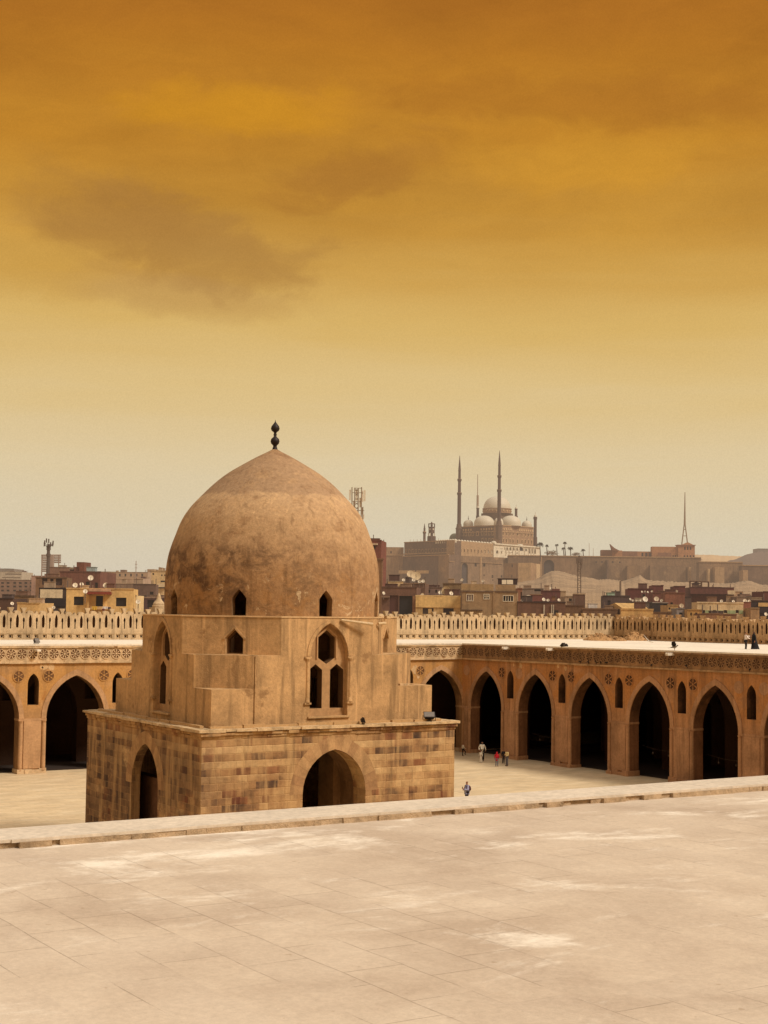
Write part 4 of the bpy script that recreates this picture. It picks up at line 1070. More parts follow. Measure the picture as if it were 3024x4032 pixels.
house('tan backed maroon house behind the large oval dish', 2088, 2134, 2340, 196, 196, 6, (124, 68, 56), coping=(150, 112, 76))
h = house('maroon brick house with a rounded roof, left of the sand slope', 2130, 2207, 2326, 205, 204, 8, (118, 66, 58), [(2172, 2348, 2194, 2364, (176, 124, 78))]); hpart(h, 'roof_vault', 2172, 2318, 2204, 2330, -.3, 4.0, (130, 76, 62))
house('pale tan house at the foot of the sand slope', 2205, 2228, 2328, 225, 225, 6, (190, 152, 108))
house('low pale rubble house between the maroon vault and the brown box house', 2224, 2262, 2348, 215, 215, 6, (178, 142, 104), [(2240, 2356, 2252, 2372)])
h = house('square brown box house below the lattice pole', 2258, 2304, 2338, 192, 191, 6, (116, 82, 64), coping=(186, 154, 116))
house('low brown wall of a house right above the parapet, left half', 2222, 2298, 2384, 160, 159, 7, (122, 86, 58), coping=(104, 72, 52))
house('low brown wall of a house right above the parapet, right half', 2294, 2432, 2397, 158, 157, 7, (118, 84, 58), coping=(132, 98, 68))
crate('white panel box standing behind the low brown wall', 2317, 2379, 2352, 2396, 165, .8, (210, 200, 188), 'white_box', 'box')
h = house('dark purple house with a green roof tank, left of the maroon houses', 2374, 2480, 2346, 202, 200, 8, (100, 76, 72), [(2392, 2364, 2404, 2396, (70, 60, 74))])
crate('pale green water tank on the dark purple house', 2392, 2335, 2422, 2346, 204, 1.5, (160, 186, 156), 'water_tank', 'water tank')
# gabled yellow shed
pl = VPlane(2398, 206, 2449, 204); A = pl.p(2398, 2396); t = thing('gabled_shed', 'small yellow gabled shed poking above the parapet corner', 'shed', (A[0], A[1], 0))
T = lambda u, d_, z: (A[0]+pl.t[0]*u-pl.n[0]*d_, A[1]+pl.t[1]*u-pl.n[1]*d_, z)
uu = lambda x, y: ((pl.p(x, y)-A)@pl.t, pl.p(x, y)[2])
g = MB().panel([(0, 0), (uu(2449, 2396)[0], 0), uu(2449, 2394), uu(2420, 2374), uu(2398, 2384)], [], T, 0, 5.0); g.build('gable', cm((196, 150, 84)), t)
g = MB().panel([uu(2428, 2396), uu(2448, 2400), uu(2448, 2422), uu(2428, 2422)], [], T, -.06, 0); g.build('door', cm((98, 66, 50)), t)
house('ochre plastered wall of a house above the parapet, right of the gabled shed', 2446, 2572, 2399, 155, 152, 8, (210, 162, 92), coping=(196, 150, 84))
house('maroon brick house with a flat top, left of three on the sand slope', 2473, 2572, 2318, 262, 258, 9, (118, 58, 52), [(2530, 2340, 2540, 2350)])
house('maroon stair tower rising above the other maroon houses', 2567, 2612, 2305, 280, 279, 8, (120, 58, 52))
house('red brown house with an orange end wall below the maroon stair tower', 2570, 2640, 2334, 250, 248, 8, (134, 78, 62), [(2604, 2344, 2612, 2356), (2622, 2346, 2630, 2358)])
house('cluttered grey house full of dishes below the maroon houses', 2476, 2574, 2370, 196, 194, 8, (112, 92, 80), [(2533, 2376, 2542, 2396, (60, 52, 50)), (2546, 2374, 2552, 2394, (190, 176, 160))])
house('black shuttered workshop with a pale roof edge, centre right above the parapet', 2570, 2630, 2372, 180, 178, 7, (62, 52, 54), [(2612, 2378, 2626, 2398, (34, 32, 40))], coping=(166, 150, 136))
house('plain brown wall of a house under the black workshop', 2572, 2644, 2410, 156, 155, 7, (130, 94, 66))
house('small yellow house at the right foot of the black workshop', 2630, 2670, 2383, 172, 172, 6, (200, 154, 92), [(2632, 2392, 2640, 2400)])
house('maroon tower block with a square top, left of the long maroon building', 2654, 2698, 2308, 275, 274, 8, (112, 58, 52))
house('terracotta house with a large dish, under the second maroon tower block', 2618, 2696, 2334, 240, 238, 8, (150, 92, 66), [(2640, 2372, 2650, 2380)])
house('dark flat roofed house left of the long maroon building', 2668, 2722, 2350, 212, 212, 8, (96, 74, 62), coping=(70, 54, 50))
h = house('long maroon building with a heavy overhanging roof and one dark window', 2716, 2890, 2313, 234, 230, 10, (108, 62, 54), [(2786, 2350, 2809, 2360)], coping=(96, 56, 50))
hpart(h, 'roof_overhang', 2716, 2316, 2862, 2340, 1.1, .0, (112, 66, 56)); hpart(h, 'pale_corner', 2861, 2325, 2893, 2341, .9, .0, (218, 190, 146)); hpart(h, 'light_room', 2858, 2345, 2912, 2376, .6, .0, (190, 154, 118))
t = thing('roof_frame', 'open timber roof frame with a dark diamond panel on the long maroon building', 'frame', tuple(at(2753, 2313, 284)))
for (xa, ya, xb, yb) in ((2717, 2313, 2717, 2288), (2790, 2313, 2790, 2290), (2717, 2288, 2790, 2291), (2762, 2313, 2762, 2290), (2717, 2313, 2790, 2313)):
    g = MB(); g.tube(at(xa, ya, 284), at(xb, yb, 284), .16, n=6); g.build('beam', cm((110, 80, 60)), t)
g = MB(); g.add([at(2720, 2298, 283.9), at(2741, 2291, 283.9), at(2763, 2298, 283.9), at(2741, 2305, 283.9), at(2720, 2298, 284.1), at(2741, 2291, 284.1), at(2763, 2298, 284.1), at(2741, 2305, 284.1)], [(0, 1, 2, 3), (7, 6, 5, 4), (0, 4, 5, 1), (1, 5, 6, 2), (2, 6, 7, 3), (3, 7, 4, 0)]); g.build('diamond_panel', cm((74, 52, 48)), t)
h = house('long cream house with a green lower wall and four dark windows', 2745, 2927, 2372, 172, 170, 8, (222, 190, 138), [(2764, 2402, 2776, 2414), (2807, 2402, 2819, 2414), (2850, 2402, 2863, 2414), (2897, 2402, 2909, 2414)], coping=(226, 196, 148))
for xa, xb in ((2746, 2763), (2777, 2806), (2820, 2849), (2864, 2896), (2910, 2926)): hpart(h, 'green_wall', xa, 2403, xb, 2418, .05, .0, (166, 182, 126))
house('brown wall of a house below the long cream house', 2770, 2900, 2417, 154, 154, 6, (136, 92, 60))
house('brick red house attached to the right of the long cream house', 2927, 2957, 2370, 173, 173, 7, (146, 86, 64), [(2932, 2396, 2954, 2398)])
house('tan house between the brick red house and the black roofed house', 2956, 2990, 2394, 168, 168, 6, (170, 130, 86))
h = house('black roofed house with a yellow strip wall at the right edge', 2958, 3060, 2364, 178, 176, 8, (62, 50, 52), coping=(84, 60, 52)); hpart(h, 'yellow_strip', 2985, 2373, 3060, 2389, .3, .0, (206, 166, 100)); hpart(h, 'dark_front', 2990, 2391, 3060, 2414, .3, .0, (54, 42, 46))
house('maroon block at the right edge above the black roofed house', 3008, 3060, 2329, 240, 240, 8, (110, 58, 50))
house('orange yellow house with small dark windows left of the long cream house', 2706, 2766, 2400, 160, 159, 7, (206, 152, 76), [(2718, 2412, 2724, 2424), (2737, 2412, 2746, 2426), (2752, 2418, 2758, 2426)])
house('grey blue glazed kiosk left of the orange yellow house', 2664, 2694, 2396, 164, 164, 4, (140, 128, 122), [(2674, 2412, 2688, 2420, (50, 56, 66))])
house('brown hut roofs among the dishes right of the long maroon building', 2900, 2962, 2350, 228, 228, 8, (150, 118, 92), [(2914, 2334, 2924, 2342)])
house('far tan house on the sand slope right of the long maroon building', 2890, 2926, 2330, 330, 330, 8, (176, 138, 102), [(2912, 2333, 2922, 2342)])
house('greyish tent roofed house right of the brown hut roofs', 2962, 3010, 2346, 225, 225, 7, (136, 112, 96))
for lab, x, y, r_, D, c in (
    ('huge beige mesh dish, rear one of the pair above the brown flat block', 1617, 2260, 15, 190, (206, 178, 134)), ('huge beige mesh dish, front one of the pair above the brown flat block', 1639, 2268, 18, 186, (212, 184, 138)),
    ('small white dish just below the pair of huge mesh dishes', 1629, 2283, 7, 185, None), ('small white dish second in the cluster right of the huge mesh dishes', 1652, 2289, 7, 185, None), ('small white dish at the right end of the cluster by the huge mesh dishes', 1666, 2288, 7, 185, None),
    ('white dish right of the dark box on legs', 1589, 2283, 6, 180, None), ('white dish low on the left wall of the house with the black doorway', 1511, 2335, 6.5, 170, None), ('large beige mesh dish on the right end of the yellow house with a blank wall', 1755, 2325, 18, 168, (190, 160, 110)),
    ('small white dish touching the left of the large beige mesh dish', 1734, 2333, 8, 169, None), ('small white dish touching the right of the large beige mesh dish', 1777, 2336, 8, 167, None), ('white dish low on the left roof edge of the yellow house with a blank wall', 1663, 2343, 8, 168, None),
    ('white dish alone on a pole on the olive parapet', 1819, 2283, 6, 163, None), ('white dish on the olive parapet right of the sack heap', 1902, 2287, 6, 164, None),
    ('large tilted white oval dish on the long low brown house', 2081, 2355, 14, 164, None), ('small white dish left of the large oval dish', 2056, 2362, 6, 163, None), ('white dish first of two at the middle of the long brown roof', 2141, 2360, 7, 164, None), ('white dish second of two at the middle of the long brown roof', 2158, 2363, 6, 163, None), ('white dish at the right end of the long brown roof', 2201, 2362, 6, 163, None),
    ('tiny white dish beside the maroon vault', 2169, 2316, 4.5, 210, None), ('big white dish on the cluttered grey house', 2541, 2359, 11, 198, None), ('beige round dish right of the big white one on the cluttered grey house', 2585, 2358, 10, 190, (206, 182, 146)), ('small white dish above the black workshop', 2605, 2364, 6, 184, None),
    ('white dish at the left end of the cluttered grey house roof', 2482, 2359, 4.5, 198, None), ('white dish second from the left on the cluttered grey house roof', 2492, 2364, 4.5, 198, None), ('white dish third from the left on the cluttered grey house roof', 2509, 2366, 5, 198, None), ('white dish fourth from the left on the cluttered grey house roof', 2524, 2365, 4.5, 198, None),
    ('tiny white dish on the first maroon house, left of its group', 2528, 2330, 4, 252, None), ('tiny white dish in the middle of the group on the first maroon house', 2540, 2329, 4, 252, None), ('tiny white dish at the right of the group on the first maroon house', 2551, 2331, 4, 252, None), ('tiny white dish on the foot of the maroon stair tower', 2567, 2328, 4.5, 256, None),
    ('white oval dish tilted on the terracotta house', 2649, 2355, 10, 230, None), ('small white dish right of the tilted one on the terracotta house', 2664, 2368, 5, 225, None), ('white dish flat against the second maroon tower block', 2662, 2330, 8, 260, None), ('beige dish standing left of the long maroon building', 2684, 2385, 9, 172, (190, 166, 130)), ('white dish on the small yellow house', 2658, 2401, 7, 168, None),
    ('white dish under the dark window of the long maroon building', 2790, 2366, 6, 200, None), ('white dish on the right part of the long maroon building', 2841, 2366, 6, 200, None), ('white dish on the brick red house, left of two', 2934, 2366, 8, 178, None), ('white dish on the brick red house, right of two', 2951, 2368, 7, 178, None), ('white dish in front of the maroon block at the right edge', 3002, 2346, 8, 222, None),
    ('white dish at the parapet of the light room beside the long maroon building', 2888, 2368, 6, 180, None), ('white dish low at the right edge above the parapet', 3016, 2418, 7, 170, None)):
    dish(lab, x, y, r_, D, c, pole=.7)
# poles in front of the sand slope
P = at(2281, 2340, 300); t = thing('lattice_pole', 'dark lattice pole with clustered antennas in front of the sand slope', 'pole', (P[0], P[1], 0))
g = MB()
for k in (-.45, .45): g.tube(P*np.array([1, 1, 0])+rt*k, at(2281, 2205, 300)+rt*k*.6, .13, .1, 6)
g.build('upright', mSteel, t)
for k in range(16):
    ya = 2210+k*9; s_ = 1 if k % 2 else -1; g = MB(); g.tube(at(2281, ya, 300)+rt*.42*s_, at(2281, ya+9, 300)-rt*.42*s_, .05, n=5); g.build('brace', mSteel, t)
for x, y in ((2272, 2208), (2290, 2210), (2276, 2222), (2288, 2226), (2281, 2200)): g = MB(); c = at(x, y, 299.5); g.obox(c-rt*.2-DOWN*.6, rt*.4, fw*.2, DOWN*1.2); g.build('panel_antenna', mSteel, t)
P = at(2443, 2350, 320); t = thing('lamp_pole', 'plain slim pole in front of the sand slope, right of the lattice pole', 'pole', (P[0], P[1], 0))
g = MB(); g.tube((P[0], P[1], 0), at(2443, 2288, 320), .28, .2, 8); g.build('pole', mSteel, t); g = MB(); g.tube(at(2443, 2288, 320), at(2450, 2286, 320), .12, n=6); g.build('arm', mSteel, t)
# ------------------------------------------------------------------ the citadel on its hill
HC = 2700.0
cWall = plaster('citadel_tan_stone', S(152, 120, 86), .6, 1.3, .05, .5, haze=HC, bump=.15, fine=.4); cShade = plaster('citadel_shaded_stone', S(118, 94, 76), .6, 1.3, .05, .5, haze=HC, bump=.15, fine=.4); cTan = cm((182, 142, 96), HC); cTanL = cm((204, 164, 112), HC)  # the shaded stone is a darker copy with shade painted in
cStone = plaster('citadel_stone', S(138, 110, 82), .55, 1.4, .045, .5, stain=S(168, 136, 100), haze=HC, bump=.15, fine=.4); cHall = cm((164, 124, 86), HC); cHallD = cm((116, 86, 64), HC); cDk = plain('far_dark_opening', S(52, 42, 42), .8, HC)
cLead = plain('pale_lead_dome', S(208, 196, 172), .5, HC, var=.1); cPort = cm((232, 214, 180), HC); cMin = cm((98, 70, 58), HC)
mGreenD = plain('dull_green_dome', S(104, 100, 74), .7, HC)
def strip(t, name, xa, Da, xb, Db, yt, m, wins=(), thick=6.0, z0=0.0, ybase=None, slope=True):
    """a long wall face between two survey points; windows cut in as real recesses"""
    pl = VPlane(xa, Da, xb, Db, yt); A, B = pl.p(xa, yt), pl.p(xb, yt if not slope else yt)
    w_ = float(np.linalg.norm((B-A)[:2])); zt = A[2]
    if ybase: z0 = pl.p(xa, ybase)[2]
    T = lambda u, d_, z: (A[0]+pl.t[0]*u-pl.n[0]*d_, A[1]+pl.t[1]*u-pl.n[1]*d_, z)
    holes = []
    for wn in wins:
        P, Q = pl.p(wn[0], wn[1]), pl.p(wn[2], wn[3]); u0, u1 = (P-A)@pl.t, (Q-A)@pl.t; z1, zb = P[2], Q[2]
        u0, u1 = max(u0, .1), min(u1, w_-.1)
        if len(wn) > 4: holes.append(arch((u0+u1)/2, (u1-u0)/2, zb, z1-(u1-u0)*.5, z1, 5))
        else: holes.append([(u0, zb), (u1, zb), (u1, z1), (u0, z1)])
    g = MB().panel([(0, z0), (w_, z0), (w_, zt), (0, zt)], holes, T, 0, 1.2); g.box(0, w_, 1.2, thick, z0, zt-.05, 0, T)
    o = g.build(name, m, t)
    h = House(); h.pl, h.A, h.T, h.w, h.zt, h.o = pl, A, T, w_, zt, o
    return h
def openings(h, t, wins, name='window', m=None, light=None, d=.9):
    for wn in wins:
        P, Q = h.pl.p(wn[0], wn[1]), h.pl.p(wn[2], wn[3]); u0, u1 = (P-h.A)@h.pl.t, (Q-h.A)@h.pl.t
        g = MB(); g.box(u0-.02, u1+.02, d, 1.3, Q[2]-.02, P[2]+.02, 0, h.T); wo_ = g.build(name, m or cDk, t)
        if light:
            g = MB(); e = .35
            for bx in ((u0-e, u0, Q[2]-e, P[2]+e), (u1, u1+e, Q[2]-e, P[2]+e), (u0, u1, P[2], P[2]+e), (u0, u1, Q[2]-e, Q[2])): g.box(bx[0], bx[1], -.15, .2, bx[2], bx[3], 0, h.T)
            g.build('frame', light, wo_)
def ledge(h, t, y0, y1, out, m, name='ledge', xa=None, xb=None):
    u0 = 0 if xa is None else (h.pl.p(xa, y0)-h.A)@h.pl.t; u1 = h.w if xb is None else (h.pl.p(xb, y0)-h.A)@h.pl.t
    x_ = xa or 0
    za, zb = h.pl.p(x_ if xa else 0, y0)[2], 0
    A_ = h.A; k = lambda y: CAM[2]+(h.A[2]-CAM[2])*1.0
    P = h.pl.p(h.x0 if hasattr(h, 'x0') else (xa or 1800), y0)[2]; Q = h.pl.p(h.x0 if hasattr(h, 'x0') else (xa or 1800), y1)[2]
    g = MB(); g.box(u0, u1, -out, .5, Q, P, 0, h.T); g.build(name, m, t)
PXM = lambda D: D/FPX

# the great mosque
P = at(1950, 2120, 1085); mosque = thing('hilltop_mosque', 'distant hilltop mosque with pale clustered domes and two pencil minarets on the citadel', 'mosque', (P[0], P[1], 40))
L0, K0, R0 = (1800, 1090), (1963, 1058), (2101, 1086)
pa, pk, pr = at(L0[0], 2100, L0[1]), at(K0[0], 2100, K0[1]), at(R0[0], 2100, R0[1])
zlo = 38.0; zhi = at(1963, 2066, 1058)[2]
win1 = [(x, 2095, x+5, 2109, 1) for x in (1819, 1832, 1846, 1859)]+[(1877, 2094, 1884, 2108, 1)]+[(x, 2092, x+5, 2106, 1) for x in (1897, 1911, 1924, 1938)]
win1b = [(x, 2121, x+4, 2140, 1) for x in (1898, 1911, 1925, 1938)]
win2 = [(x, 2093, x+4, 2107, 1) for x in (1979, 1993, 2006, 2018)]+[(2035, 2096, 2041, 2108, 1)]+[(x, 2099, x+4, 2111, 1) for x in (2053, 2066, 2079, 2091)]
win2b = [(x, 2121+(x-1979)*.05, x+4, 2136+(x-1979)*.05, 1) for x in (1979, 1992, 2006, 2018, 2036, 2053, 2066, 2079, 2091)]
hl = strip(mosque, 'hall_wall', L0[0], L0[1], K0[0], K0[1], 2075, cHallD, win1+win1b, 4, zlo)  # left hall wall takes a darker copy: side shade painted in
hr = strip(mosque, 'hall_wall', K0[0], K0[1], R0[0], R0[1], 2066, cHall, win2+win2b, 4, zlo)
openings(hl, mosque, win1+win1b, light=cTanL); openings(hr, mosque, win2+win2b, light=cTanL)
b = pa+pr-pk
g = MB(); inset = lambda p_, q_: (p_[0]*.97+q_[0]*.03, p_[1]*.97+q_[1]*.03)
ctr = (pa+pr)/2
g.prism([inset(p_, ctr) for p_ in (pk, pr, b, pa)], zlo, zhi-.4); g.build('hall_roof', cHall, mosque)
for hh, ya in ((hl, 2081), (hr, 2080)):     # frieze of roundels under the roof line
    zz0 = zhi-(4.4); g = MB(); g.box(0, hh.w, -.35, .2, zz0-.5, zz0, 0, hh.T); g.box(0, hh.w, -.45, .2, hh.zt-.5, hh.zt+.15, 0, hh.T); g.build('cornice', cTan, mosque)
    g = MB(); n = 16
    for i in range(n):
        if 6 <= i <= 8: continue
        u = hh.w*(i+.5)/n; q = [(u+.8*math.cos(a*.5236), zz0+1.7+.8*math.sin(a*.5236)) for a in range(12)]
        g.panel(q, [], hh.T, -.2, .1)
    g.build('frieze_roundels', cTanL, mosque)
def dome_at(t, name, x, yb, r_, h_, D, m=None, spike=0, drum=0, n=28):
    C = at(x, yb, D); k = PXM(D); R_, H_ = r_*k, h_*k
    g = MB(); pr_ = [(R_, -1.5)]+[(R_*math.cos(a*math.pi/2/12)**.92 if a < 12 else .02, H_*math.sin(a*math.pi/2/12)) for a in range(13)]
    g.lathe(pr_, C, n, cap=False); o = g.build(name, m or cLead, t, smooth=R(50))
    if spike:
        g = MB(); g.tube(C+DOWN*(H_-.1), C+DOWN*(H_+spike*k), .28, .06, 6); g.tube(C+DOWN*(H_+spike*k*.3), C+DOWN*(H_+spike*k*.5), .55, .1, 6); g.build('finial', cMin, o)
    return o
Cd = at(1957, 2040, 1086); k = PXM(1086)
g = MB(); s_ = 70*k; a45 = math.atan2((pk-pa)[1], (pk-pa)[0])
def sq(half, C, a): return [(C[0]+half*(math.cos(a)*u-math.sin(a)*v), C[1]+half*(math.sin(a)*u+math.cos(a)*v)) for u, v in ((-1, -1), (1, -1), (1, 1), (-1, 1))]
zsq = at(1957, 2022, 1086)[2]
g.prism(sq(44*k, Cd, a45), zhi-2, zsq); g.build('drum_base', cHallD, mosque)
g = MB(); g.lathe([(56*k, 0), (56*k, 15*k), (58*k, 16*k), (58*k, 19*k)], (Cd[0], Cd[1], zsq), 24); g.build('drum', cHall, mosque)
g = MB()
for i in range(24):
    a = i*math.pi/12+.1; g.disc((Cd[0]+56*k*math.cos(a), Cd[1]+56*k*math.sin(a), zsq+9*k), (math.cos(a), math.sin(a), 0), 3.2*k, .3, 10)
g.build('drum_roundels', cTanL, mosque)
g = MB(); C = at(1957, 2004, 1086); g.lathe([(54*k, -1)]+[(54*k*math.cos(a*math.pi/24)**.9 if a < 12 else .05, 50*k*math.sin(a*math.pi/24)) for a in range(13)], C, 32, cap=False); g.build('main_dome', cLead, mosque, smooth=R(50))
dome_at(mosque, 'half_dome', 1907, 2063, 41, 33, 1077); dome_at(mosque, 'half_dome', 2011, 2063, 41, 33, 1075)
for x, yb, D in ((1844, 2066, 1092), (2074, 2069, 1090)): dome_at(mosque, 'corner_dome', x, yb, 20, 19, D, spike=17)
dome_at(mosque, 'corner_dome', 1963, 2062, 19, 24, 1066)
def turret(x, yt, yb, r_, D, name='turret'):
    C = at(x, yb, D); k = PXM(D); h_ = (yb-yt)*k
    g = MB(); g.lathe([(r_*1.35*k, 0), (r_*1.35*k, h_*.3), (r_*k, h_*.32), (r_*k, h_*.9), (r_*1.25*k, h_*.93), (r_*1.25*k, h_)], C, 10)
    o = g.build(name, cMin, mosque); g = MB(); g.lathe([(r_*k, h_), (r_*.8*k, h_+r_*.9*k), (r_*.2*k, h_+r_*1.5*k), (.1, h_+r_*3.4*k)], C, 10); g.build('cap', cLead, o)
turret(1881, 2000, 2044, 5, 1094); turret(2032, 2003, 2044, 5, 1094); turret(2107, 2035, 2150, 6, 1088, 'corner_turret')
def minaret(x, D, ytip, b1, b2, ybase, yped, lean=0):
    C = at(x, yped, D); k = PXM(D); z = lambda y: (yped-y)*k
    g = MB(); g.lathe([(7.6*k, z(ybase)), (7.2*k, z(b2+6)), (9.4*k, z(b2+2)), (9.4*k, z(b2-4)), (6.2*k, z(b2-5)), (5.9*k, z(b1+6)), (8.4*k, z(b1+2)), (8.4*k, z(b1-4)), (5.2*k, z(b1-5)), (4.9*k, z(ytip+64)), (5.6*k, z(ytip+62)), (5.4*k, z(ytip+60)), (3.3*k, z(ytip+32)), (1.1*k, z(ytip+6)), (.3*k, z(ytip))], C, 14, cap=False)
    o = g.build('minaret', cMin, mosque, smooth=R(30))
    g = MB(); g.lathe([(12.6*k, -14*k), (12.6*k, z(ybase+20)), (14*k, z(ybase+19)), (14*k, z(ybase+15)), (11.5*k, z(ybase+14)), (9.5*k, z(ybase+2)), (10*k, z(ybase)), (7.8*k, z(ybase-1))], C, 8); g.build('minaret_base', cHallD, o)
    for yb in (b1, b2):
        g = MB(); g.lathe([(8.8*k if yb == b1 else 9.8*k, z(yb-4.3)), (8.8*k if yb == b1 else 9.8*k, z(yb-5.2))], C, 14); g.build('balcony_rail', cTan, o)
minaret(1807, 1086, 1791, 1890, 1944, 2064, 2125); minaret(1964.5, 1056, 1771, 1876, 1932, 2052, 2110)
# far mast behind the domes
P = at(1881, 2010, 1250); t = thing('far_mast', 'needle thin pale mast rising behind the hilltop mosque between the two minarets', 'mast', (P[0], P[1], 30))
g = MB(); g.tube((P[0], P[1], 30), at(1881, 1868, 1250), .9, .25, 6); g.build('pole', cm((170, 140, 112), HC), t)
g = MB(); g.tube((P[0], P[1], 30), at(1881, 1950, 1250), 1.5, .9, 6); g.build('base', cm((170, 140, 112), HC), t)

# the court building in front of the mosque, with its row of little domes and white portico
P = at(1789, 2180, 990); court = thing('court_building', 'long brown court building with small white roof domes and white arched portico below the mosque', 'palace', (P[0], P[1], 30))
wl = [(1597+i*13.1, 2166-i*.46, 1601+i*13.1, 2178-i*.46, 1) for i in range(15)]
h = strip(court, 'left_wall', 1592, 1026, 1789, 985, 2137, cShade, wl, 6, 30); openings(h, court, wl, light=cTan)
g = MB(); g.box(0, h.w, -.6, .3, h.zt-8.2, h.zt-7.5, 0, h.T); g.box(0, h.w, -.5, .3, h.zt, h.zt+.5, 0, h.T); g.build('ledge', cTan, court)
wr = [(1799+i*13.6, 2159+i*.75, 1803+i*13.6, 2173+i*.75, 1) for i in range(11)]
h2 = strip(court, 'right_wall', 1789, 985, 1946, 1028, 2128, cTan, wr, 6, 30); openings(h2, court, wr, light=cTanL)
por = [(1993, 2154, 2001, 2168, 1), (2005, 2154, 2014, 2168, 1), (2019, 2155, 2027, 2168, 1), (2032, 2156, 2040, 2169, 1), (2045, 2150, 2062, 2170, 1), (2067, 2159, 2075, 2171, 1), (2081, 2159, 2088, 2180, 1), (2092, 2160, 2098, 2180, 1), (2103, 2161, 2111, 2181, 1)]
low = [(1954, 2166, 1962, 2180, 1), (1973, 2170, 1977, 2180), (1993, 2174, 1997, 2180), (2006, 2174, 2010, 2180), (2014, 2174, 2021, 2178), (2032, 2175, 2038, 2181), (1950, 2157, 1964, 2159), (1969, 2158, 1981, 2160), (1986, 2154, 1989, 2166)]
h3 = strip(court, 'portico_wall', 1944, 1026, 2126, 1078, 2139, cPort, por+low, 6, 30); openings(h3, court, por+low, name='portico_arch')
g = MB(); g.box(0, h3.w, -.8, .4, h3.zt-.8, h3.zt+.1, 0, h3.T); g.build('portico_cornice', cPort, court)
g = MB()
for wn in por: 
    Pq = h3.pl.p(wn[0]-1.5, 2181); u = (Pq-h3.A)@h3.pl.t; g.box(u-.25, u+.25, -.5, .1, Pq[2]-1, Pq[2]+4.0, 0, h3.T)
g.build('portico_columns', cPort, court)
for i in range(9): dome_at(court, 'small_dome', 1720+i*9, 2132-i*.5, 6, 6.5, 1000-i*1.7)
for i in range(14): dome_at(court, 'small_dome', 1796+i*11.2, 2130+i*.95, 6.2, 6.5, 993+i*2.9)
for i in range(14): dome_at(court, 'small_dome', 1956+i*11.6, 2144+i*1.0, 6.2, 5.5, 1034+i*3.2)
dome_at(court, 'portico_dome', 1944, 2138, 11, 8, 1030); dome_at(court, 'portico_dome', 2047, 2147, 13, 5, 1058)
pa2, pk2, pr2 = at(1594, 2150, 1028), at(1789, 2150, 987), at(2126, 2150, 1080)
bk = np.array([fw[0], fw[1], 0])*28
g = MB(); g.prism([pa2[:2], pk2[:2], pr2[:2], (pr2+bk*.2)[:2], (pk2+bk*1.6)[:2], (pa2+bk)[:2]], 32, h.zt-.5, top=None); g.build('court_roof', cLead, court)
for i in range(9):
    q = at(1615+i*14, 2134-i*.5, 1030-i*2); g = MB(); g.tube(q-DOWN*1.5, q+DOWN*1.8, .16, .1, 5); g.build('roof_spike', cTan, court)
dome_at(mosque, 'green_dome', 1791, 2122, 22, 22, 1100, mGreenD)
# clock tower and the small slender minaret
P = at(1699, 2131, 1010); k = PXM(1010); t = thing('clock_tower', 'small dark open clock tower with two pale clock faces on the citadel roof', 'clock tower', (P[0], P[1], P[2]-3))
zc = lambda y: (2131-y)*k
g = MB(); g.lathe([(17*k, -4), (17*k, zc(2112)), (15*k, zc(2111))], P, 8); g.build('base', cMin, t)
for a in range(4):
    d_ = np.array([math.cos(a*1.5708+.55), math.sin(a*1.5708+.55), 0])*13*k; g = MB(); g.tube(P+d_+DOWN*zc(2112), P+d_+DOWN*zc(2099), .32, n=6); g.build('leg', cLead, t)
g = MB(); g.tube(P+DOWN*zc(2112), P+DOWN*zc(2099), .9, n=8); g.build('core', cMin, t)
g = MB(); g.prism(sq(8.6*k, P, .0-YAW+.785), P[2]+zc(2100), P[2]+zc(2077)); o = g.build('clock_body', cMin, t)
for a in (-YAW+.785-1.5708, -YAW+.785+3.14159):
    d_ = np.array([math.cos(a), math.sin(a), 0]); g = MB(); g.disc(P+d_*8.6*k+DOWN*zc(2084), d_, 3.4*k, .2, 14); g.build('clock_face', cLead, t)
g = MB(); g.prism(sq(9.8*k, P, -YAW+.785), P[2]+zc(2077), P[2]+zc(2074)); g.build('cornice', cMin, t)
for u, v in ((-1, -1), (1, -1), (1, 1), (-1, 1)):
    q = sq(8*k, P, -YAW+.785)[[(-1, -1), (1, -1), (1, 1), (-1, 1)].index((u, v))]; g = MB(); g.tube((q[0], q[1], P[2]+zc(2074)), (q[0], q[1], P[2]+zc(2063)), .35, n=6); g.build('post', cMin, t)
g = MB(); g.prism(sq(9.4*k, P, -YAW+.785), P[2]+zc(2064), P[2]+zc(2061)); g.lathe([(5*k, zc(2061)), (2.5*k, zc(2057)), (.1, zc(2054))], P, 8); g.build('cap', cMin, t)
g = MB(); g.tube(P+DOWN*zc(2074), P+DOWN*zc(2066), .6, .9, 8); g.build('bell', cMin, t)
P = at(1671, 2128, 1040); k = PXM(1040); t = thing('slender_minaret', 'small slender minaret just left of the open clock tower', 'minaret', (P[0], P[1], P[2]-3))
g = MB(); g.lathe([(5*k, -4), (5*k, 26*k), (7*k, 29*k), (7*k, 33*k), (4*k, 34*k), (3.6*k, 46*k), (4.4*k, 48*k), (2.6*k, 49*k), (2.9*k, 53*k), (1.8*k, 57*k), (.3, 60*k), (.1, 67*k)], P, 10, cap=False); g.build('shaft', cMin, t, smooth=R(30)); g = MB(); g.lathe([(7.2*k, 33*k), (7.2*k, 35*k), (6.8*k, 35*k)], P, 10); g.build('balcony', cTan, t)

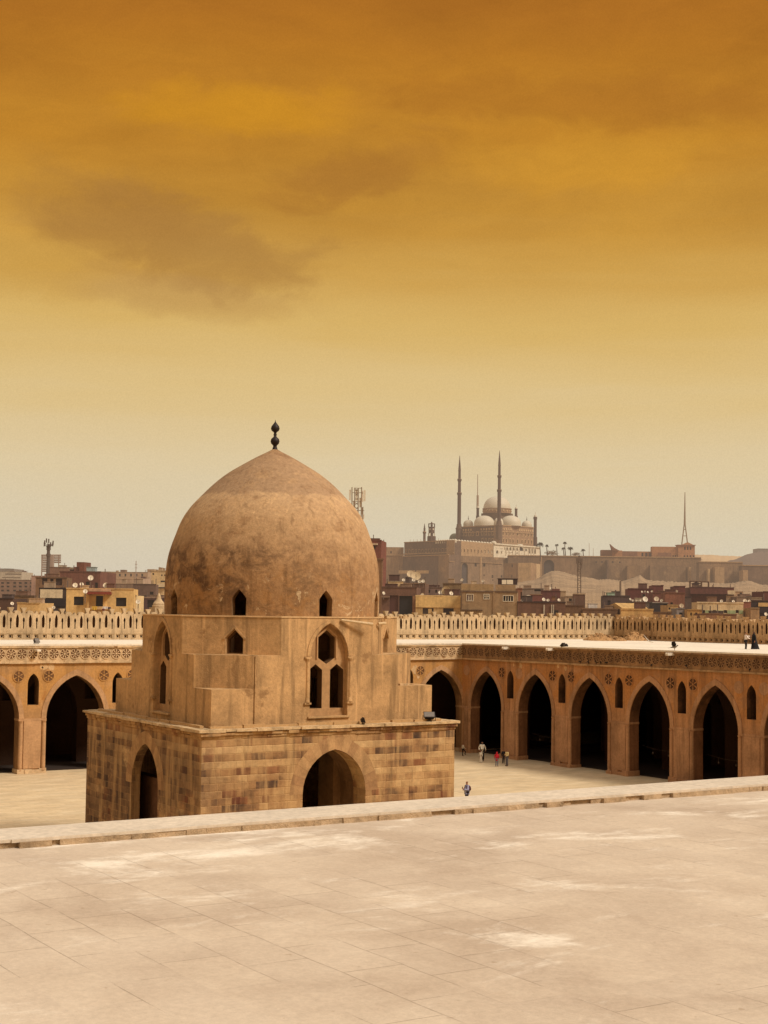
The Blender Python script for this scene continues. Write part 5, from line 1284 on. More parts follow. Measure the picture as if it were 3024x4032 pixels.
# retaining walls, bastions, curtain wall
P = at(1768, 2300, 975); t = thing('citadel_wall', 'tall stone retaining wall with two arched recesses under the court building', 'wall', (P[0], P[1], 0))
nich = [(1779, 2216, 1804, 2296, 1), (1818, 2216, 1842, 2296, 1)]; slots = [(1869, 2216, 1877, 2231), (1903, 2216, 1911, 2231), (1904, 2262, 1908, 2268), (1936, 2264, 1942, 2276), (1972, 2265, 1978, 2275), (1938, 2282, 1943, 2286)]
hL = strip(t, 'left_face', 1586, 1014, 1768, 972, 2190, cShade, [(x, 2222, x+3, 2227) for x in (1652, 1676, 1700)], 10); openings(hL, t, [(x, 2222, x+3, 2227) for x in (1652, 1676, 1700)], 'slot')
hR = strip(t, 'right_face', 1768, 972, 2010, 1010, 2186, cStone, nich+slots, 10)
cRec = cm((82, 70, 68), HC); openings(hR, t, nich, 'arched_recess', cRec, d=1.0); openings(hR, t, slots, 'slot')  # recess backs carry their shade as a darker stone colour
openings(hR, t, [(1790, 2216, 1799, 2232), (1831, 2216, 1840, 2234)], 'recess_window', cDk, d=.95)
g = MB(); zq = hR.zt-3.8; g.box(0, hR.w*.86, -.5, .3, zq-.5, zq, 0, hR.T); g.build('string_course', cWall, t)
g = MB(); zq = hL.zt; g.box(0, hL.w, -.5, .3, zq-.4, zq+.2, 0, hL.T); g.build('string_course', cTan, t)
g = MB(); 
for xa, xb in ((1570, 1634), (1640, 1688)): 
    A, B = at(xa, 2246, 985), at(xb, 2246, 980); v = (B-A); v[2] = 0; g.obox(A-DOWN*2.0, v, bk*.1, DOWN*2.0)
g.build('sloping_canopy', cTanL, t)
g = MB(); q = at(1893, 2194, 974); g.box(q[0]-.5, q[0]+.5, q[1]-.5, q[1]+.5, 10, q[2]); g.build('rainpipe', cTan, t)
P = at(2060, 2290, 945); t = thing('bastion', 'sunlit tan bastion with a bright right side projecting from the citadel wall', 'bastion', (P[0], P[1], 0))
wn = [(2013, 2222, 2020, 2234), (2047, 2221, 2055, 2235), (2013, 2264, 2017, 2276), (2047, 2264, 2051, 2274)]
hh = strip(t, 'front_face', 1984, 948, 2090, 940, 2217, cWall, wn, 10); openings(hh, t, wn, 'slot', cShade)
strip(t, 'right_face', 2090, 940, 2127, 968, 2216, cTanL, (), 8)  # brighter stone stands in for sunlight on this side
P = at(1540, 2250, 1020); t = thing('citadel_bastion', 'plain tan citadel wall between the red tower and the court building', 'bastion', (P[0], P[1], 0))
wn = [(1537, 2170, 1542, 2179)]; hh = strip(t, 'wall', 1440, 1030, 1590, 1030, 2153, cWall, wn, 10); openings(hh, t, wn, 'slot')
g = MB(); A = at(1440, 2186, 1029); B = at(1590, 2188, 1029); v = B-A; v[2] = 0; g.obox(A, v, bk*.03, DOWN*.8); g.build('string_course', cTan, t)
P = at(2400, 2250, 985); t = thing('curtain_wall', 'very long plain citadel curtain wall on the right, above the sand slope', 'wall', (P[0], P[1], 0))
hh = strip(t, 'wall_face', 2000, 1004, 2760, 1000, 2188, cStone, [(2141, 2204, 2182, 2262, 1)], 8); openings(hh, t, [(2141, 2204, 2182, 2262, 1)], 'arched_recess', cRec, d=1.0)
hh2 = strip(t, 'wall_face', 2752, 985, 2924, 985, 2213, cStone, (), 8); hh3 = strip(t, 'wall_face', 2920, 975, 3300, 975, 2227, cShade, (), 8)
for q, y in ((hh, 0), (hh2, 0), (hh3, 0)): g = MB(); g.box(0, q.w, -.4, .4, q.zt-.1, q.zt+.5, 0, q.T); g.build('coping', cTan, t)
for xa, xb, D, m_, yt in ((2712, 2722, 994, cTan, 2232), (2788, 2796, 980, cTanL, 2240), (2815, 2852, 978, cTan, 2232), (2926, 2945, 968, cTan, 2245), (2390, 2396, 996, cShade, 2205), (2128, 2134, 990, cTan, 2192), (2470, 2520, 998, cWall, 2228), (2560, 2700, 997, cStone, 2226)):
    A, B = at(xa, yt, D), at(xb, yt, D); v = B-A; v[2] = 0; g = MB(); g.obox((A[0], A[1], 0), v, bk*.4, (0, 0, A[2])); g.build('buttress', m_, t)
for x, y in ((2345, 2216), (2368, 2216), (2410, 2216), (2438, 2217), (2880, 2236)): A = at(x, y, 994); g = MB(); g.obox(A, rt*.9, bk*.02, DOWN*1.0); g.build('slot', cDk, t)
# buildings on the curtain wall
P = at(2700, 2200, 1010); t = thing('orange_villa', 'orange villa with a gabled corner tower on top of the curtain wall', 'villa', (P[0], P[1], 30))
cOr = cm((190, 128, 80), HC); cOrD = cm((150, 98, 70), HC)
wn = [(2692+i*12, 2186, 2698+i*12, 2198, 1) for i in range(4)]+[(2694+i*11, 2152, 2700+i*11, 2165, 1) for i in range(3)]
hh = strip(t, 'tower_wall', 2670, 1012, 2736, 1012, 2146, cOr, wn, 8, 30); openings(hh, t, wn)
pl = hh.pl; uu = lambda x, y: ((pl.p(x, y)-hh.A)@pl.t, pl.p(x, y)[2])
g = MB().panel([uu(2687, 2146.2), uu(2732, 2146.2), uu(2709, 2135)], [], hh.T, -.2, 8); g.build('gable', cOr, t)
g = MB(); g.box(-.5, hh.w+.5, -.8, 8.3, hh.zt-.2, hh.zt+.25, 0, hh.T); g.build('eaves', cOrD, t)
wn = [(2648+i*9, 2186, 2653+i*9, 2196) for i in range(3)]
hh = strip(t, 'wing_wall', 2567, 1014, 2672, 1013, 2152, cOr, wn, 8, 30); openings(hh, t, wn)
A = at(2590, 2176, 1012); g = MB(); g.obox(A-DOWN*4, rt*9, bk*.02, DOWN*4); g.build('dark_porch', cOrD, t)
P = at(2470, 2200, 1015); t = thing('low_orange_building', 'low orange and brown building with a dark sail shaped roof, left of the orange villa', 'building', (P[0], P[1], 30))
for xa, xb, yt, m_ in ((2369, 2410, 2165, cOrD), (2408, 2450, 2167, cOr), (2448, 2510, 2170, cOrD), (2508, 2570, 2171, cOr)): strip(t, 'wall', xa, 1016, xb, 1016, yt, m_, (), 7, 30)
g = MB(); a_, b_, c_, e_ = at(2402, 2142, 1012), at(2412, 2168, 1012), at(2440, 2168, 1012), at(2420, 2158, 1012)
g.add([a_, b_, c_, e_, a_+bk*.1, b_+bk*.2, c_+bk*.2, e_+bk*.15], [(0, 1, 2, 3), (7, 6, 5, 4), (0, 4, 5, 1), (1, 5, 6, 2), (2, 6, 7, 3), (3, 7, 4, 0)]); g.build('sail_roof', cOrD, t)
for x in (2526, 2541, 2556): A = at(x, 2176, 1014); g = MB(); g.obox(A-DOWN*3.4, rt*1.2, bk*.01, DOWN*3.4); g.build('window', cDk, t)
# the tall radio mast with splayed feet
P = at(2696, 2140, 1180); t = thing('radio_mast', 'tall tapering radio mast on two splayed legs behind the orange villa', 'mast', (P[0], P[1], 30))
mM = plain('pale_mast_steel', S(150, 126, 100), .7, HC)
for s_ in (-1, 1):
    a_ = at(2696+s_*11, 2140, 1180); b_ = at(2696+s_*2, 2066, 1180); g = MB(); g.tube((a_[0], a_[1], 30), a_, .5, n=6); g.tube(a_, b_, .5, .45, 6); g.build('leg', mM, t)
g = MB(); g.tube(at(2696, 2070, 1180), at(2697, 1938, 1180), .85, .28, 6); g.build('pole', mM, t)
for y, q in ((2110, 8), (2085, 5)): g = MB(); g.tube(at(2696-q, y, 1180), at(2696+q, y, 1180), .3, n=6); g.build('tie', mM, t)
P = at(2320, 2180, 1400); t = thing('faint_mast', 'faint thin mast on the skyline between the palms and the low orange building', 'mast', (P[0], P[1], 20))
g = MB(); g.tube((P[0], P[1], 20), at(2320, 2139, 1400), .55, .2, 6); g.build('pole', cm((190, 164, 134), 1200.0), t)
P = at(2336, 2180, 1410); t = thing('faint_mast', 'second faint thin mast, shorter, right beside the taller faint mast', 'mast', (P[0], P[1], 20))
g = MB(); g.tube((P[0], P[1], 20), at(2336, 2158, 1410), .55, .2, 6); g.build('pole', cm((190, 164, 134), 1200.0), t)

# ------------------------------------------------------------------ slopes and far hills
def terrain(name, xs, rows, m, seed, amp):
    """rows: list of (depth, function of x giving the survey height)"""
    rr = random.Random(seed); vs, fs = [], []
    for j, (D, f_) in enumerate(rows):
        for x in xs:
            p_ = at(x, f_(x)+rr.uniform(-amp, amp), D*(1+rr.uniform(-.006, .006))); vs.append(p_)
    n = len(xs)
    for j in range(len(rows)-1):
        for i in range(n-1): fs.append((j*n+i, j*n+i+1, (j+1)*n+i+1, (j+1)*n+i))
    return struct(MB().add(vs, fs).build(name, m, smooth=R(80)))
def lin(pts): return lambda x: float(np.interp(x, [p_[0] for p_ in pts], [p_[1] for p_ in pts]))
cSand = plaster('pale_sand_slope', S(158, 130, 98), .5, 1.35, .06, .5, stain=S(140, 114, 88), haze=HC, bump=.2, fine=.5)
topl = lin([(1990, 2300), (2120, 2278), (2150, 2258), (2178, 2248), (2200, 2250), (2290, 2272), (2330, 2277), (2355, 2284), (2390, 2281), (2430, 2285), (2455, 2289), (2490, 2276), (2520, 2266), (2545, 2284), (2580, 2288), (2640, 2290), (2690, 2294), (2760, 2292), (2830, 2298), (2890, 2296), (2930, 2288), (2960, 2290), (3000, 2304), (3300, 2310)])
xs = list(np.linspace(1990, 3300, 260))
terrain('sand_slope', xs, [(966, lambda x: topl(x)-1), (960, topl), (930, lambda x: topl(x)+3), (900, lambda x: topl(x)+7), (860, lambda x: 2293+(topl(x)-2280)*.75), (800, lambda x: 2308+(topl(x)-2280)*.5), (720, lambda x: 2322+(topl(x)-2280)*.2), (640, lambda x: 2338), (480, lambda x: 2374), (380, lambda x: 2420)], cSand, 3, 2.0)
cSandL = plaster('far_sand_hill', S(206, 172, 128), .9, 1.06, .02, 0, haze=HC, bump=.2, fine=.3)
terrain('sand_hill', list(np.linspace(2690, 3000, 40)), [(1700, lin([(2690, 2196), (2740, 2184), (2800, 2184), (2850, 2188), (2910, 2190), (3000, 2192)])), (1500, lin([(2690, 2220), (2800, 2208), (3000, 2214)])), (1200, lambda x: 2240)], cSandL, 4, 1.0)
cHillD = plaster('dark_far_hill', S(116, 98, 88), .9, 1.06, .02, 0, haze=HC, bump=.2, fine=.3)
terrain('dark_hill', list(np.linspace(2840, 3400, 50)), [(1500, lin([(2840, 2216), (2900, 2200), (2950, 2180), (2985, 2172), (3060, 2164), (3400, 2150)])), (1300, lin([(2840, 2226), (2950, 2206), (3060, 2200), (3400, 2190)])), (1100, lambda x: 2240)], cHillD, 5, 1.4)
P = at(3006, 2176, 1520); crate('flat grey block on the crest of the dark hill at the right edge', 2984, 2160, 3060, 2178, 1490, 20, (120, 106, 98), 'hill_block', 'building')

# ------------------------------------------------------------------ palms and trees on the citadel wall
mFrond = plain('palm_frond', S(58, 54, 40), .8, HC); mTrunk = plain('palm_trunk', S(84, 68, 54), .9, HC)
def palm(label, x, yt, yb, crown, D, droop=1.0, nf=22):
    rr = random.Random(int(x)); P = at(x, yb, D); k = PXM(D); H_ = (yb-yt)*k*.84; Rr = crown*k
    t = thing('palm_tree', label, 'palm tree', (P[0], P[1], P[2]-4), 'palms on the citadel wall')
    g = MB(); pts = [np.array([P[0]+.25*math.sin(i*.9), P[1], P[2]-4+(H_+4)*i/6]) for i in range(7)]
    for i in range(6): g.tube(pts[i], pts[i+1], .42-.03*i, .40-.03*i, 7)
    g.build('trunk', mTrunk, t); top_ = pts[-1]; g = MB()
    for i in range(nf):
        a = i*2.399; e = rr.uniform(-.35, 1.25); L = Rr*rr.uniform(.8, 1.15); prev = top_; ww = .55
        for s_ in range(1, 6):
            q = s_/5; c = top_+np.array([math.cos(a)*L*q*math.cos(e*.8), math.sin(a)*L*q*math.cos(e*.8), L*(math.sin(e)*q-.55*droop*q*q)])
            side = np.array([-math.sin(a), math.cos(a), 0])*ww*(1.05-q*.85)
            g.add([prev-side, prev+side*1.0, c+side*.8, c-side*.8], [(0, 1, 2, 3)])
            for m_ in (-1, 1): g.add([prev, c, (prev+c)/2+side*m_*2.2-np.array([0, 0, .5])], [(0, 1, 2)])
            prev = c
    g.build('crown', mFrond, t)
palm('bushy dark palm at the right end of the white portico', 2127, 2132, 2186, 16, 990, 1.3, 30); palm('slender palm first right of the white portico', 2154, 2140, 2186, 8, 1020); palm('slender palm second right of the white portico', 2193, 2138, 2186, 8.5, 1025)
palm('tallest palm with a round crown on the citadel wall', 2225, 2127, 2188, 8.5, 1020, .8, 30); palm('low bushy palm at the foot of the tallest palm', 2220, 2152, 2188, 9, 1015, 1.3, 26); palm('short spreading palm right of the tallest palm', 2247, 2154, 2190, 13, 1018, .7, 26); palm('farthest right palm, short, before the low orange building', 2297, 2160, 2192, 9, 1018, .9, 20)
def bush(label, x, y, rx, ry, D, c, name='bush'):
    rr = random.Random(int(x+y)); P = at(x, y, D); k = PXM(D); t = thing(name, label, 'tree', (P[0], P[1], P[2]-ry*k))
    g = MB(); g.tube(P-DOWN*ry*k*1.6, P, .18, .1, 6); g.build('trunk', mTrunk, t); g = MB()
    for i in range(420):
        v = np.array([rr.gauss(0, .42), rr.gauss(0, .42), rr.gauss(0, .4)])*np.array([rx*k, rx*k, ry*k]); s_ = rx*k*rr.uniform(.07, .15); c_ = P+v
        a, b_ = np.array([rr.uniform(-1, 1) for _ in range(3)]), np.array([rr.uniform(-1, 1) for _ in range(3)])
        g.add([c_, c_+a*s_, c_+a*s_+b_*s_, c_+b_*s_], [(0, 1, 2, 3)])
    g.build('crown', plain('dusty_leaves', S(*c), .9, HC), t)
bush('dusty grey green tree among the roofs right of the long maroon building', 2982, 2338, 18, 12, 300, (104, 90, 74), 'dusty_tree'); bush('hazy low tree behind the slender palms', 2172, 2178, 26, 9, 1040, (140, 120, 96), 'hazy_tree'); bush('hazy low tree between the short spreading palm and the farthest palm', 2268, 2182, 20, 8, 1040, (132, 112, 92), 'hazy_tree'); bush('thorny shrub on the dusty roof by the tent roofed house', 2948, 2344, 9, 7, 300, (110, 84, 66), 'shrub')
bush('dark shrub at the right end of the orange villa', 2750, 2204, 14, 10, 1004, (110, 92, 74), 'shrub')
# ------------------------------------------------------------------ people
def skin(vs, es, rs, root=0, sub=1):
    me = bpy.data.meshes.new('skin'); me.from_pydata([tuple(v) for v in vs], es, [])
    bm = bmesh.new(); bm.from_mesh(me); ly = bm.verts.layers.skin.verify(); bm.verts.ensure_lookup_table()
    for i, v in enumerate(bm.verts): v[ly].radius = (rs[i], rs[i]); v[ly].use_root = (i == root)
    bm.to_mesh(me); bm.free()
    o = bpy.data.objects.new('skin', me); col.objects.link(o)
    md = o.modifiers.new('skin', 'SKIN'); md.use_smooth_shade = True
    if sub: m2 = o.modifiers.new('sub', 'SUBSURF'); m2.levels = m2.render_levels = sub
    dg = bpy.context.evaluated_depsgraph_get(); r_ = bpy.data.meshes.new_from_object(o.evaluated_get(dg))
    bpy.data.objects.remove(o); bpy.data.meshes.remove(me)
    return r_
_pc = {}
def pm(c, nm='cloth', rough=.85):
    if (c, nm) not in _pc: _pc[(c, nm)] = plain(nm, S(*c), rough, var=.12)
    return _pc[(c, nm)]
SK = (150, 104, 76)
def person(label, P, h, face, top, bottom, hair=(34, 26, 24), skinc=SK, shoes=(40, 32, 30), arms=None, legs=None, long_top=0.0, robe=None, scarf=None, hood=None, lean=0.0, pack=None, phone=False, tr=1.0, group=None):
    """joints are laid out for a 1.72 m figure facing -y, then scaled, turned and set on its feet"""
    t = thing('person', label, 'person', P, group); t.rotation_euler = (0, 0, face); k = h/1.72*1.07
    t.scale = (1, 1, 1)
    J = dict(pelvis=(0, 0, .93), belly=(0, -.01, 1.08), chest=(0, .0, 1.27), nb=(0, .015, 1.43), neck=(0, .01, 1.50), h1=(0, -.012, 1.575), h2=(0, .0, 1.65), h3=(0, .012, 1.70), nose=(0, -.098, 1.60))
    for s_, n in ((-1, 'l'), (1, 'r')):
        J.update({'sh'+n: (s_*.175, .01, 1.395), 'el'+n: (s_*.235, .04, 1.13), 'wr'+n: (s_*.24, -.05, .89), 'pa'+n: (s_*.242, -.075, .82),
                  'hi'+n: (s_*.09, 0, .90), 'kn'+n: (s_*.10, -.02, .50), 'an'+n: (s_*.105, .02, .085), 'to'+n: (s_*.12, -.15, .035)})
    for d_ in (arms or {}, legs or {}): J.update(d_)
    for n in 'lr':     # fingers fan from the palm along the forearm, the thumb from its side
        w_, p_ = np.array(J['wr'+n]), np.array(J['pa'+n]); d_ = (p_-w_)/np.linalg.norm(p_-w_)
        sd = np.cross(d_, [1, 0, 0]); sd = sd/(np.linalg.norm(sd)+1e-6); s_ = -1 if n == 'l' else 1
        for i, L in enumerate((.085, .095, .09, .07)):
            b_ = p_+sd*(.033-.022*i)*1.0; J['f%d%s' % (i, n)] = tuple(b_+d_*L*.55); J['g%d%s' % (i, n)] = tuple(b_+d_*L*.95+np.array([-s_*.02, -.012, 0]))
        J['t'+n] = tuple(w_+d_*.045+sd*.055); 
    rad = dict(pelvis=.115, belly=.105, chest=.118, nb=.06, neck=.05, h1=.072, h2=.083, h3=.055, nose=.014)
    for n in 'lr':
        rad.update({'sh'+n: .058, 'el'+n: .042, 'wr'+n: .028, 'pa'+n: .032, 'hi'+n: .088, 'kn'+n: .058, 'an'+n: .040, 'to'+n: .036, 't'+n: .011})
        for i in range(4): rad.update({'f%d%s' % (i, n): .0095, 'g%d%s' % (i, n): .008})
    if lean:
        for q in J:
            if J[q][2] > 1.0 and q[:2] not in ('hi',): J[q] = (J[q][0], J[q][1]-lean*(J[q][2]-.95), J[q][2])
    E_ = [('pelvis', 'belly'), ('belly', 'chest'), ('chest', 'nb'), ('nb', 'neck'), ('neck', 'h1'), ('h1', 'h2'), ('h2', 'h3'), ('h1', 'nose')]
    for n in 'lr':
        E_ += [('chest', 'sh'+n), ('sh'+n, 'el'+n), ('el'+n, 'wr'+n), ('wr'+n, 'pa'+n), ('pelvis', 'hi'+n), ('hi'+n, 'kn'+n), ('kn'+n, 'an'+n), ('an'+n, 'to'+n), ('wr'+n, 't'+n)]
        E_ += [('pa'+n, 'f%d%s' % (i, n)) for i in range(4)]+[('f%d%s' % (i, n), 'g%d%s' % (i, n)) for i in range(4)]
    def make(name, edges, grow, mat, over=None):
        names = []
        for e in edges:
            for q in e:
                if q not in names: names.append(q)
        r_ = [(rad[q]*(over or {}).get(q, 1.0)+grow)*k for q in names]
        me = skin([np.array(J[q])*k for q in names], [(names.index(a), names.index(b)) for a, b in edges], r_)
        me.name = name; me.materials.clear(); me.materials.append(mat)
        o = bpy.data.objects.new(name, me); col.objects.link(o); o.parent = t
        return o
    make('body', E_, 0.0, pm(skinc, 'skin', .6))
    te = [('pelvis', 'belly'), ('belly', 'chest'), ('chest', 'nb')]
    for n in 'lr': te += [('chest', 'sh'+n), ('sh'+n, 'el'+n), ('el'+n, 'wr'+n)]
    if long_top:
        J['hem'] = (0, 0, .93-long_top); rad['hem'] = .15; te = [('pelvis', 'hem')]+te
    make('shirt', te, .022, pm(top), {'pelvis': 1.12, 'chest': 1.08})
    be = [('pelvis', 'hil'), ('pelvis', 'hir'), ('hil', 'knl'), ('knl', 'anl'), ('hir', 'knr'), ('knr', 'anr')]
    if bottom: make('trousers', be, .017*tr, pm(bottom), {'anl': 1.2, 'anr': 1.2})
    for n in 'lr': make('shoe', [('an'+n, 'to'+n)], .012, pm(shoes))
    def loft(name, rings, mat, n=18, closed_top=True):
        g = MB(); vs, fs = [], []
        for (cx_, cy_, z, rx, ry) in rings:
            for i in range(n):
                a = 2*math.pi*i/n; w_ = 1+(.06*math.sin(a*5) if z < .8 else 0); vs.append((cx_*k+rx*k*w_*math.cos(a), cy_*k+ry*k*w_*math.sin(a), z*k))
        for j in range(len(rings)-1):
            for i in range(n): fs.append((j*n+i, j*n+(i+1) % n, (j+1)*n+(i+1) % n, (j+1)*n+i))
        fs.append(tuple(range(n-1, -1, -1))); fs.append(tuple((len(rings)-1)*n+i for i in range(n)))
        return g.add(vs, fs).build(name, mat, t, smooth=R(60), local=True)
    hx, hy, hz = J['h2']
    if robe:
        loft('robe', robe, pm(top))
    if scarf or hood:
        c = scarf or hood
        o = make('headscarf' if scarf else 'hood', [('nb', 'neck'), ('neck', 'h1'), ('h1', 'h2'), ('h2', 'h3')], .018, pm(c), {'nb': 1.5, 'neck': 1.5})
        for v in o.data.vertices: v.co.y += .014*k
    elif hair:
        hm = [(hx, hy+.012, hz+.005), (hx, hy+.03, hz-.045), (hx, hy+.01, hz+.04)]
        J['a0'], J['a1'], J['a2'] = hm; rad['a0'], rad['a1'], rad['a2'] = .086, .07, .068
        make('hair', [('a1', 'a0'), ('a0', 'a2')], .0, pm(hair))
    for s_ in (-1, 1):
        g = MB(); g.lathe([(.001, -.008), (.008, -.004), (.009, 0), (.008, .004), (.001, .008)], ((hx+s_*.03)*k, (hy-.078)*k, (hz-.028)*k), 8, cap=False); g.build('eye', pm((30, 24, 22)), t, local=True)
        g = MB(); g.lathe([(.004, -.03), (.014, -.015), (.016, .01), (.008, .028)], ((hx+s_*.082)*k, (hy+.005)*k, (hz-.045)*k), 8); g.build('ear', pm(skinc, 'skin', .6), t, local=True)
    g = MB(); y_ = (J['h1'][1]-.071)*k; g.box((hx-.024)*k, (hx+.024)*k, y_-.004, y_+.01, (hz-.105)*k, (hz-.095)*k); g.build('mouth', pm((120, 66, 56)), t, local=True)
    if pack:
        g = MB(); z0, z1 = 1.0*k, 1.4*k; vs = []
        for (z, a, d_) in ((z0, .11, .10), (z0+.12*k, .15, .17), (z1-.1*k, .14, .15), (z1, .09, .08)):
            for (u, v) in ((-1, 0), (1, 0), (.8, 1), (-.8, 1)): vs.append((u*a*k, (.115+v*d_)*k, z))
        fs = [(0, 3, 2, 1), (12, 13, 14, 15)]
        for j in range(3): fs += [(j*4+i, j*4+(i+1) % 4, j*4+4+(i+1) % 4, j*4+4+i) for i in range(4)]
        g.add(vs, fs); o = g.build('backpack', pm(pack), t, local=True)
        for s_ in (-1, 1):
            g = MB(); pts = [(s_*.10, .13, 1.38), (s_*.11, .02, 1.46), (s_*.11, -.12, 1.38), (s_*.12, -.14, 1.2), (s_*.13, .12, 1.05)]
            for a, b in zip(pts, pts[1:]): g.tube(np.array(a)*k, np.array(b)*k, .016, n=6)
            g.build('strap', pm(pack), o, local=True)
    if phone:
        p_ = np.array(J['par']); ph = thing('mobile_phone', 'dark mobile phone held up by the person with a backpack near the terrace', 'phone')
        M_ = Matrix.Rotation(face, 4, 'Z'); q = M_ @ Vector(tuple(p_*k+np.array([-.0, -.03, .07]))); ph.location = (P[0]+q.x, P[1]+q.y, P[2]+q.z)
        g = MB(); g.box(-.036, .036, -.005, .005, -.07, .07); o = g.build('case', pm((36, 32, 34)), ph, local=True); g = MB(); g.box(-.032, .032, .005, .0062, -.064, .064); g.build('screen', pm((70, 74, 84)), ph, local=True); ph.rotation_euler = (0, 0, face)
    return t
def ang(d):      # rotation that turns a figure from -y to the heading d
    return math.atan2(d[0], -d[1])
to_cam = lambda P: np.array([CAM[0]-P[0], CAM[1]-P[1]])
side = np.array([rt[0], rt[1]]); away = np.array([fw[0], fw[1]])
G = .05
def cp(x, y, z=G): p_ = on_z(x, y, z); return (float(p_[0]), float(p_[1]), z)
# the child by the corner pier, one foot lifted, seen from the side
person('child in pale shirt and dark trousers striding by the corner pier, left of the group', cp(1823, 2978), 1.16, ang(side*.9+away*.4), (196, 184, 162), (44, 38, 36),
       legs=dict(knl=(-.1, -.32, .62), anl=(-.1, -.22, .26), tol=(-.11, -.38, .22)), arms=dict(wrl=(-.2, -.26, 1.02), pal=(-.2, -.31, .99), ell=(-.24, -.02, 1.12)))
person('adult in loose white jacket over black clothes standing behind a small child', cp(1898, 2997), 1.68, ang(to_cam((0, 0))*.01+side*.1-away*.4), (214, 206, 186), (34, 30, 30), scarf=(36, 32, 34), tr=2.4,
       arms=dict(ell=(-.28, .05, 1.15), elr=(.28, .05, 1.15), wrl=(-.25, -.12, .98), wrr=(.30, -.04, .93), pal=(-.2, -.17, .95), par=(.31, -.06, .86)), long_top=.12)
person('small child in white top and long black skirt in front of the adult in white', cp(1893, 3003), 1.02, ang(-away+side*-.3), (206, 196, 176), None, hair=(30, 26, 26), skinc=(140, 98, 74),
       robe=[(0, 0, .05, .20, .17), (0, 0, .4, .19, .16), (0, 0, .8, .15, .13), (0, 0, .98, .13, .11)]).children
person('child in a red hooded coat and blue grey trousers standing alone in the courtyard', cp(1956, 3019), 1.24, ang(away+side*.3), (178, 26, 40), (112, 112, 122), hood=(178, 26, 40), long_top=.28, shoes=(150, 120, 100))
person('child in black jacket and dark trousers, partly behind the one in the cream shirt', cp(1982, 3008), 1.25, ang(side*.4-away*.6), (38, 36, 40), (58, 54, 54), shoes=(186, 170, 150))
person('youth in cream shirt and grey trousers, rightmost of the courtyard group', cp(1996, 3017), 1.40, ang(-side*.8-away*.5), (218, 196, 140), (108, 104, 108), shoes=(44, 38, 36),
       arms=dict(ell=(-.22, -.02, 1.12), wrl=(-.12, -.24, 1.16), pal=(-.08, -.28, 1.22), elr=(.22, .0, 1.1), wrr=(.12, -.22, 1.08), par=(.06, -.25, 1.1)))
pp = cp(1838, 3170)
person('person in pale blue shirt and dark red backpack holding up a phone near the terrace', pp, 1.58, ang(-side*.85-away*.45), (150, 150, 176), (44, 36, 44), hair=(62, 40, 32), long_top=.1, pack=(70, 30, 36), phone=True,
       arms=dict(elr=(.24, -.12, 1.12), wrr=(.14, -.34, 1.18), par=(.11, -.40, 1.22), ell=(-.24, -.06, 1.1), wrl=(-.1, -.28, 1.08), pal=(-.03, -.32, 1.1)))
RZ = 10.602
def rp(x, y): 
    p_ = on_z(x, y, 10.63); return (float(p_[0]), float(p_[1]), 10.62)
person('person in white jacket and cap with dark trousers on the right arcade roof', rp(2937, 2563), 1.55, ang(side), (222, 208, 196), (40, 34, 34), hair=(40, 30, 30),
       arms=dict(elr=(.2, -.16, 1.3), wrr=(.14, -.42, 1.34), par=(.12, -.5, 1.36), ell=(-.22, -.12, 1.2), wrl=(-.12, -.32, 1.1), pal=(-.08, -.38, 1.08)))
person('person in a long flowing black robe and headscarf beside the one in the white jacket', rp(2968, 2563), 1.58, ang(-side*.8-away*.3), (26, 24, 26), None, scarf=(26, 24, 26), shoes=(26, 24, 24),
       robe=[(.04, .16, .02, .30, .46), (.03, .12, .35, .26, .36), (.01, .06, .8, .22, .25), (0, .02, 1.2, .21, .17), (0, .01, 1.42, .17, .12), (0, .01, 1.47, .08, .08)])
p_ = TR(28.0, 1.9, .12)
person('figure in pale clothes standing inside the shadow of the fourth arch on the right', (float(p_[0]), float(p_[1]), .122), 1.6, ang((-1, -.2)), (150, 120, 104), (116, 104, 100))

